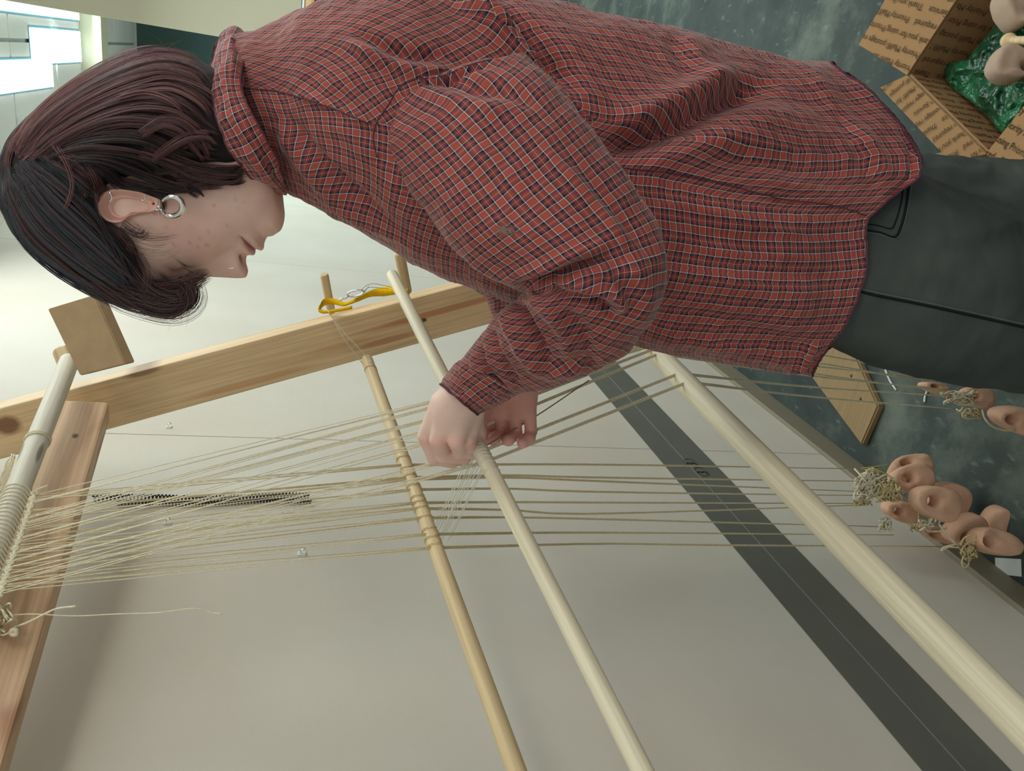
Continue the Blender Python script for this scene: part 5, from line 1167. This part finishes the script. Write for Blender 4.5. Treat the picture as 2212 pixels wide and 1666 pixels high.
on_jeans('pocket_stitching', [(1865, 484), (1895, 487), (1924, 494), (1934, 480), (1946, 440), (1952, 400)], 0.0010, M_jd)
on_jeans('pocket_edge', [(1865, 501), (1900, 506), (1935, 516), (1951, 490), (1963, 440), (1969, 395)], 0.0008, M_jl)
# shoes
M_shoe = simple('black_shoe', srgb(34, 34, 36), 0.5)
for cs in (nl, fl):
    c_, h_, v_ = cs[-1]; fw = h_/np.linalg.norm(h_); sd = v_/np.linalg.norm(v_); rows = []
    for t in np.linspace(0, 1, 24):
        wv = 0.047*(math.sin(math.pi*min(1, t*1.02+0.03))**0.35); hh = 0.085*(1-t)**0.7+0.035*math.sin(math.pi*min(1, t*0.9+0.1)); o2 = np.array([c_[0], c_[1], 0.002])+fw*(-0.09+0.26*t)
        rows.append([o2+sd*wv*math.cos(a)+Z*(hh*(0.5+0.5*math.sin(a))) for a in np.linspace(0, 2*np.pi, 24, endpoint=False)])
    G_ = np.array(rows); k = 24
    fs = [(i*k+j, i*k+(j+1) % k, (i+1)*k+(j+1) % k, (i+1)*k+j) for i in range(23) for j in range(k)]+[tuple(range(k))[::-1], tuple(23*k+j for j in range(k))]
    link('shoe', rot_fix(mesh(G_.reshape(-1, 3), fs)), M_shoe, parent=per)
# ---------------------------------------------------------------- hair
sR = smoothtab([(-124, 3), (-121, 36), (-114, 70), (-100, 104), (-80, 128), (-50, 143), (-18, 148), (20, 152), (60, 151), (100, 142), (130, 118), (150, 92), (165, 72)])
sFh = smoothtab([(-124, -40), (-121, -14), (-114, 3), (-100, 32), (-85, 66), (-61, 95), (-48, 108), (-30, 104), (-24, 26), (-14, 4), (0, -4), (25, 2), (49, 16), (84, 24), (116, 36), (150, 46), (165, 46)])
sW = smoothtab([(-124, 4), (-121, 26), (-113, 48), (-100, 66), (-80, 76), (-50, 84), (-18, 88), (20, 87), (60, 82), (100, 74), (130, 68), (150, 64), (165, 60)])
sC = smoothtab([(-124, -42), (-121, -35), (-114, -30), (-100, -25), (-50, -15), (0, -20), (60, -28), (100, -34), (165, -30)])
nb, nt2 = 150, 128; hb_ = np.linspace(-124, 165, nb); vs = []
for b0 in hb_:
    R_, F_, W_, c_ = float(sR(b0)[0]), float(sFh(b0)[0]), float(sW(b0)[0]), float(sC(b0)[0])
    for j in range(nt2):
        a = 2*math.pi*j/nt2; cs_, sn_ = math.cos(a), math.sin(a)
        f_ = c_+(F_-c_)*abs(cs_)**0.9 if cs_ > 0 else c_-(R_*0.91+c_)*abs(cs_)**0.95
        l_ = W_*np.sign(sn_)*abs(sn_)**(0.9 if (b0 < -28 or cs_ < 0) else 0.35)
        if b0 > -26 and cs_ > 0: l_ *= 1-0.10*cs_
        nz = noise.fractal(Vector((f_*0.03, b0*0.012, l_*0.03)), 0.8, 2, 3)*3.5
        vs.append(HW(f_+nz*0.4, b0, l_*(1+nz*0.02)))
fs = [(i*nt2+j, i*nt2+(j+1) % nt2, (i+1)*nt2+(j+1) % nt2, (i+1)*nt2+j) for i in range(nb-1) for j in range(nt2)]+[tuple(range(nt2))[::-1], tuple((nb-1)*nt2+j for j in range(nt2))]
def hair_mat(name, shell=False):
    mt, nt, b = newmat(name, 0.42, 0.45); L = nt.links.new
    if shell: b.inputs['Base Color'].default_value = srgb(34, 28, 31); b.inputs['Roughness'].default_value = 0.8
    else:
        at = nd(nt, 'ShaderNodeAttribute', attribute_name='tone'); L(at.outputs['Color'], b.inputs['Base Color'])
        b.inputs['Anisotropic'].default_value = 0.3
    return mt
hm = rot_fix(mesh(vs, fs)); hair_shell = link('hair', hm, hair_mat('hair_cap', True), parent=per)  # dark hair-coloured cap under the strands
hbv = bvh_of([hair_shell, body])
guides = [ # picture-space polyline, strands, spread px, lift mm, tone 0 dark .. 1 reddish brown, end spread
 ([(18, 430), (48, 510), (110, 570), (200, 625), (290, 662), (350, 676)], 260, 16, 3, 0.10, 1.0), ([(22, 400), (70, 490), (150, 560), (240, 620), (330, 660), (400, 640)], 300, 22, 5, 0.10, 1.0),
 ([(28, 370), (90, 460), (170, 535), (250, 600), (320, 640), (392, 622)], 300, 24, 6, 0.08, 1.0), ([(36, 350), (110, 430), (190, 505), (250, 570), (290, 630), (330, 662)], 300, 26, 6, 0.12, 1.0),
 ([(60, 340), (140, 400), (210, 465), (255, 530), (285, 590), (300, 640)], 300, 26, 6, 0.2, 1.0), ([(90, 330), (165, 375), (220, 425), (255, 490), (275, 550), (290, 600)], 260, 24, 6, 0.3, 0.8),
 ([(120, 330), (180, 360), (205, 400), (215, 450), (240, 500), (270, 540)], 200, 18, 7, 0.45, 0.7),
 ([(30, 330), (70, 265), (140, 205), (230, 150), (320, 116), (400, 124), (455, 160)], 300, 16, 3, 0.75, 1.0), ([(36, 340), (90, 270), (170, 210), (260, 165), (350, 140), (430, 160), (465, 210)], 300, 20, 5, 0.65, 1.0),
 ([(44, 345), (110, 280), (200, 225), (290, 190), (370, 180), (440, 215), (470, 260)], 300, 22, 5, 0.5, 1.0), ([(60, 345), (130, 290), (220, 245), (300, 225), (380, 235), (440, 280), (482, 310)], 300, 22, 6, 0.35, 1.0),
 ([(80, 345), (160, 295), (240, 265), (320, 265), (390, 290), (440, 330), (500, 340)], 280, 22, 6, 0.25, 1.0), ([(100, 345), (170, 310), (250, 300), (320, 310), (380, 345), (440, 365), (525, 368)], 280, 20, 7, 0.15, 1.0),
 ([(120, 345), (180, 330), (250, 335), (310, 350), (360, 385), (395, 405)], 240, 18, 7, 0.12, 0.8), ([(140, 350), (190, 350), (235, 375), (265, 400), (310, 408), (345, 415)], 220, 14, 6, 0.1, 0.6),
 ([(160, 345), (230, 350), (300, 375), (360, 398), (400, 408), (425, 400)], 200, 12, 8, 0.05, 0.6),
 ([(300, 290), (350, 260), (400, 270), (430, 310), (450, 350)], 160, 16, 9, 0.6, 0.8), ([(330, 350), (370, 320), (410, 300), (450, 300), (480, 320)], 160, 12, 10, 0.7, 0.8),
 ([(250, 210), (310, 200), (370, 215), (420, 250)], 120, 14, 9, 0.55, 0.8), ([(330, 375), (400, 365), (450, 372), (500, 378), (535, 372)], 160, 9, 7, 0.2, 0.7),
 ([(180, 420), (212, 484), (250, 530), (283, 578), (325, 622)], 320, 22, 5, 0.12, 0.9), ([(218, 484), (246, 500), (272, 524), (290, 560), (312, 600)], 240, 14, 4, 0.08, 0.8),
 ([(190, 400), (203, 440), (220, 490), (250, 515)], 120, 10, 4, 0.06, 0.8), ([(330, 395), (380, 402), (430, 393), (480, 383), (535, 370)], 320, 17, 5, 0.16, 0.9), ([(380, 385), (430, 382), (490, 374), (548, 362)], 260, 14, 5, 0.3, 0.8),
 ([(250, 390), (300, 402), (345, 413), (385, 416)], 200, 10, 5, 0.04, 0.8), ([(300, 330), (370, 350), (430, 375), (500, 384), (530, 376)], 220, 18, 8, 0.35, 0.8), ([(10, 350), (14, 400), (24, 450), (60, 520)], 200, 14, 2, 0.08, 1.0), ([(14, 380), (16, 340), (34, 300), (80, 250)], 200, 12, 2, 0.5, 1.0),
 ([(110, 310), (135, 350), (150, 400), (140, 450), (120, 485)], 26, 12, 10, 1.0, 1.2), ([(135, 330), (165, 370), (180, 420), (170, 460)], 24, 10, 10, 0.9, 1.2),
 ([(400, 400), (425, 412), (440, 428)], 30, 3, 9, 0.0, 0.6), ([(395, 395), (410, 415), (428, 436)], 24, 3, 9, 0.0, 0.6), ([(340, 420), (352, 440), (350, 468)], 14, 8, 9, 0.05, 1.2)]
rgh = np.random.default_rng(11); SV, SF, SC = [], [], []; cnt = 0
dk, rdk, blu = np.array(srgb(34, 29, 32)[:3]), np.array(srgb(138, 94, 92)[:3]), np.array(srgb(84, 94, 104)[:3])
def add_strand(pts, col_, r=0.00022, seg=None):
    global cnt
    n = len(pts); T = np.gradient(pts, axis=0); T /= np.linalg.norm(T, axis=1)[:, None]+1e-12; u = np.cross(T, FWD); u /= np.linalg.norm(u, axis=1)[:, None]+1e-12; v = np.cross(T, u)
    rr = r*np.concatenate([np.ones(n-3), [0.8, 0.5, 0.15]])[:n]
    ring = np.stack([pts+rr[:, None]*(u*math.cos(a)+v*math.sin(a)) for a in (0.5, 2.6, 4.7)], 1).reshape(-1, 3)
    b0 = cnt; i = np.arange(n-1)[:, None]; k = np.arange(3)[None]; l = (k+1) % 3
    SV.append(ring); SF.append(np.stack([b0+i*3+k, b0+i*3+l, b0+(i+1)*3+l, b0+(i+1)*3+k], 2).reshape(-1, 4)); SC.append(np.tile(np.append(col_, 1), (n*3, 1))); cnt += n*3
def inside_poly(q, poly):
    x, y = q[:, 0], q[:, 1]; r = np.zeros(len(q), bool); n = len(poly)
    for i in range(n):
        x1, y1 = poly[i]; x2, y2 = poly[(i+1) % n]; c_ = ((y1 > y) != (y2 > y)) & (x < (x2-x1)*(y-y1)/(y2-y1+1e-9)+x1); r ^= c_
    return r
ear_poly = (eo-np.array([278, 446]))*1.0+np.array([278, 447])
def mirror(pts):
    r = (pts-HO)*1000; f_, b2, l_ = r@HF, r@HD, r@HL; return HW(f_, b2, -l_)
for (ln, ns_, spr, lift, tone, es) in guides:
    base_ = spl(ln, 20); tg_ = np.gradient(base_, axis=0); nm_ = np.stack([-tg_[:, 1], tg_[:, 0]], 1); nm_ /= np.linalg.norm(nm_, axis=1)[:, None]
    for k in range(ns_):
        if k % 16 == 0: la, lw, lp, ll, lt, lf_ = rgh.normal()*0.62, rgh.normal()*5.5, rgh.uniform(0, 6.28), rgh.uniform(0.72, 1.0), rgh.normal()*0.22, rgh.uniform(0.1, 1.6)
        a = la; s0 = rgh.uniform(0, 0.12); s1_ = ll*rgh.uniform(0.92, 1.0); wv_ = lw; ph_ = lp; own = rgh.normal()*3.2
        t = np.linspace(0, 1, 20); off = a*spr*(0.5+0.5*t*es)+wv_*np.sin(t*5+ph_)*t+own*(1-0.55*t)
        q = base_+nm_*off[:, None]; tt = s0+(s1_-s0)*t; q = np.stack([np.interp(tt, t, q[:, 0]), np.interp(tt, t, q[:, 1])], 1)
        inn = inside_poly(q, ear_poly)
        if inn.any():
            k0 = int(np.argmax(inn))
            if k0 < 6: continue
            q = np.stack([np.interp(np.linspace(0, k0-1, 20), np.arange(20), q[:, 0]), np.interp(np.linspace(0, k0-1, 20), np.arange(20), q[:, 1])], 1)
        dep = []; last = None; lf = (lift*lf_+rgh.uniform(0, 1.6))*0.001
        for qq in q:
            r = ray(qq[0], qq[1]); rn = np.linalg.norm(r); h = hbv.ray_cast(Vector(CAM), Vector(r/rn))
            dd = (float((np.array(h[0])-CAM)@FWD)) if h[0] is not None else None
            if dd is not None and last is not None and abs(dd-last) > 0.03: dd = last+0.01*np.sign(dd-last)
            dep.append(dd if dd is not None else (last+0.001 if last is not None else np.nan)); last = dep[-1] if not np.isnan(dep[-1]) else None
        dep = np.array(dep)
        if np.isnan(dep).all(): dep[:] = 0.82
        idx = np.where(~np.isnan(dep))[0]; dep = np.interp(np.arange(20), idx, dep[idx]); dep = np.convolve(np.pad(dep, 2, mode='edge'), np.ones(5)/5, 'valid')
        pts = np.array([P(a_[0], a_[1], d_-lf) for a_, d_ in zip(q, dep)])
        c_ = np.clip(tone+lt+rgh.normal()*0.12, 0, 1); cc = dk*(1-c_)+rdk*c_; cc = cc*rgh.uniform(0.7, 1.35)
        if tone < 0.25 and ln[0][0] < 70 and rgh.uniform() < 0.5: cc = blu*rgh.uniform(0.5, 1.1)  # bluish sheen of the light painted into strands from the crown
        add_strand(pts, cc)
        if k % 2 == 0: add_strand(mirror(pts), cc, 0.0003)
hair_sets = [('hair_strands', SV, SF, SC)]
def flush(name):
    global SV, SF, SC, cnt
    me = fast_mesh(np.concatenate(SV), np.concatenate(SF)); ca = me.color_attributes.new('tone', 'FLOAT_COLOR', 'POINT'); ca.data.foreach_set('color', np.concatenate(SC).astype(np.float32).ravel())
    o = link(name, me, M_hair, parent=per); SV, SF, SC, cnt = [], [], [], 0; return o
M_hair = hair_mat('hair_strand')
tag(flush('hair_strands'), None, None, None, 'stuff')
# fringe that falls past the forehead, curls and loose wisps: free in front of the face
def lock(ln, n, spr, rad, tone, d, dsp=0.02, s_end=(0.8, 1.0), wid=None):
    base_ = spl(ln, 22); tg_ = np.gradient(base_, axis=0); nm_ = np.stack([-tg_[:, 1], tg_[:, 0]], 1); nm_ /= np.linalg.norm(nm_, axis=1)[:, None]; t = np.linspace(0, 1, 22)
    for k in range(n):
        a = rgh.normal()*0.5; w0 = rgh.normal()*2.5; ph_ = rgh.uniform(0, 6.28); s1_ = rgh.uniform(*s_end); wd2 = 1 if wid is None else np.interp(t, np.linspace(0, 1, len(wid)), wid)
        q = base_+nm_*((a*spr*wd2)+w0*np.sin(t*6+ph_)*t)[:, None]; tt = t*s1_; q = np.stack([np.interp(tt, t, q[:, 0]), np.interp(tt, t, q[:, 1])], 1)
        dd = d+rgh.uniform(-1, 1)*dsp; c_ = np.clip(tone+rgh.normal()*0.2, 0, 1); cc = (dk*(1-c_)+rdk*c_)*rgh.uniform(0.7, 1.3)
        add_strand(np.array([P(x_, y_, dd) for x_, y_ in q]), cc, rad)
lock([(150, 560), (240, 625), (310, 650), (370, 660), (405, 650), (412, 625), (400, 605)], 260, 26, 0.00022, 0.2, 0.80, 0.03, wid=[0.6, 1, 1.1, 1, 0.6])
lock([(200, 590), (280, 640), (330, 668), (370, 672), (395, 655), (385, 630), (362, 632)], 160, 18, 0.00022, 0.2, 0.80, 0.03, wid=[0.6, 1, 1, 1, 1.2])
lock([(250, 610), (300, 625), (350, 630), (400, 618), (435, 600), (458, 590)], 130, 22, 0.00022, 0.5, 0.82, 0.03, wid=[0.7, 1, 1.1, 0.9, 0.5])
lock([(240, 600), (310, 615), (360, 614), (410, 600), (440, 590)], 60, 10, 0.00022, 0.35, 0.80, 0.02, wid=[0.7, 1, 1, 0.6])
lock([(270, 560), (300, 600), (330, 630), (370, 645), (400, 640)], 130, 24, 0.00022, 0.15, 0.79, 0.02)
flush('fringe')['kind'] = 'stuff'
lock([(262, 485), (285, 500), (305, 505), (318, 490)], 50, 14, 0.00015, 0.15, 0.752, 0.002); lock([(270, 490), (300, 510), (345, 515), (390, 505)], 26, 16, 0.00012, 0.2, 0.748, 0.002, (0.5, 1.0))
lock([(280, 520), (310, 535), (350, 540), (390, 520)], 20, 18, 0.00012, 0.4, 0.752, 0.003, (0.5, 1.0)); lock([(300, 550), (315, 580), (318, 610), (312, 640)], 26, 12, 0.00013, 0.6, 0.775, 0.005)
lock([(430, 360), (470, 384), (510, 386), (548, 368)], 30, 12, 0.00014, 0.3, 0.782, 0.002, (0.6, 1.0))
lock([(350, 425), (352, 450), (348, 472)], 16, 10, 0.00013, 0.05, 0.738, 0.003, (0.6, 1.0))
flush('loose_wisps')['kind'] = 'stuff'
for k in range(110):                         # flyaways round the outline
    b0 = rgh.choice(len(guides), p=None); 
    ed = [(430, 135, 1, -0.6), (380, 112, 0.5, -1), (300, 118, -0.2, -1), (230, 148, -0.6, -0.8), (120, 228, -0.7, -0.7), (50, 290, -0.9, -0.5), (16, 360, -1, 0), (20, 470, -1, 0.4), (120, 575, -0.6, 0.8), (250, 655, -0.2, 1), (330, 680, 0.3, 1), (400, 655, 1, 0.5)][rgh.integers(12)]
    x_, y_ = ed[0]+rgh.normal()*22, ed[1]+rgh.normal()*8; tx, ty = -ed[3], ed[2]; s_ = rgh.choice([-1, 1])*rgh.uniform(25, 60); o2 = rgh.uniform(2, 16)
    ln = [(x_-ed[2]*14, y_-ed[3]*14), (x_+tx*s_*0.4+ed[2]*o2*0.3, y_+ty*s_*0.4+ed[3]*o2*0.3), (x_+tx*s_+ed[2]*o2, y_+ty*s_+ed[3]*o2)]
    add_strand(np.array([P(q[0], q[1], 0.81) for q in spl(ln, 10)]), rdk*rgh.uniform(0.5, 1.1), 0.00010)
flush('flyaway_hairs')['kind'] = 'stuff'
# brow and lashes of the lowered eye
for k in range(70):
    t = rgh.uniform(0, 1); p0 = np.array([348+44*t, 604+16*t*(1-t)*2+rgh.normal()*2.5]); add_strand(np.array([P(p0[0]+7*s2, p0[1]+2.0*s2, 0.775+0.01*t) for s2 in np.linspace(0, 1, 6)]), dk*1.2, 0.00016)
flush('eyebrow')['kind'] = 'stuff'
for k in range(36):
    t = rgh.uniform(0, 1); p0 = np.array([388+26*t, 576+10*t]); add_strand(np.array([P(p0[0]+8*s2+3*s2*s2, p0[1]+9*s2*(0.4+t*0.6), 0.772+0.012*t) for s2 in np.linspace(0, 1, 6)]), dk, 0.00016)
flush('eyelashes')['kind'] = 'stuff'
# earrings and nose ring
def ring3(name, cx, cy, d, rx, ry, r, ax_=0.0, arc=(0, 6.2832), label=None, rprof=None):
    n_ = 40; full = arc[1]-arc[0] > 6.28; A_ = np.linspace(arc[0], arc[1], n_, endpoint=not full)
    pts = [P(cx+rx*math.cos(a), cy+ry*math.sin(a), d+ax_*math.sin(a)) for a in A_]
    rr_ = r if rprof is None else r*np.interp(np.linspace(0, 1, n_), [0, 0.5, 1], rprof)
    v_, f_ = tube(pts, rr_, 12, closed=full); o = link(name, mesh(v_, f_), M_steel, parent=per)
    if label: o['label'] = label
    return o
ring3('hoop_earring', 371, 446, 0.735, 24, 21, 0.0030, 0.008, (-2.6, 2.9), 'thick silver hoop earring', (0.45, 1.15, 0.45))
ring3('small_earring', 341, 450, 0.737, 4, 4, 0.0006, 0, (0, 6.2832), 'thin silver ring in the lobe')
ring3('small_earring', 237, 426, 0.735, 4, 9, 0.0010, 0.002, (-1.6, 1.6), 'silver ring high on the ear')
ring3('small_earring', 309, 427, 0.735, 5, 6, 0.0007, 0.002, (-1.0, 2.2), 'silver ring on the ear edge')
v_, f_ = tube([P(331, 440, 0.738), P(331, 440, 0.734)], 0.0016, 10); o = link('ear_stud', mesh(v_, f_), simple('red_stone', srgb(190, 30, 30), 0.2)); bpy.data.objects.remove(o)
v_, f_ = tube([P(331, 440, 0.740), P(331, 440, 0.733)], [0.0016, 0.0012], 10); o = link('ear_stud', mesh(v_, f_), bpy.data.materials['red_stone'], parent=per); o['label'] = 'red stone stud in the ear'
ring3('nose_ring', 499, 575, 0.805, 7, 5, 0.00055, 0.001, (0.2, 3.0), 'thin silver nose ring')
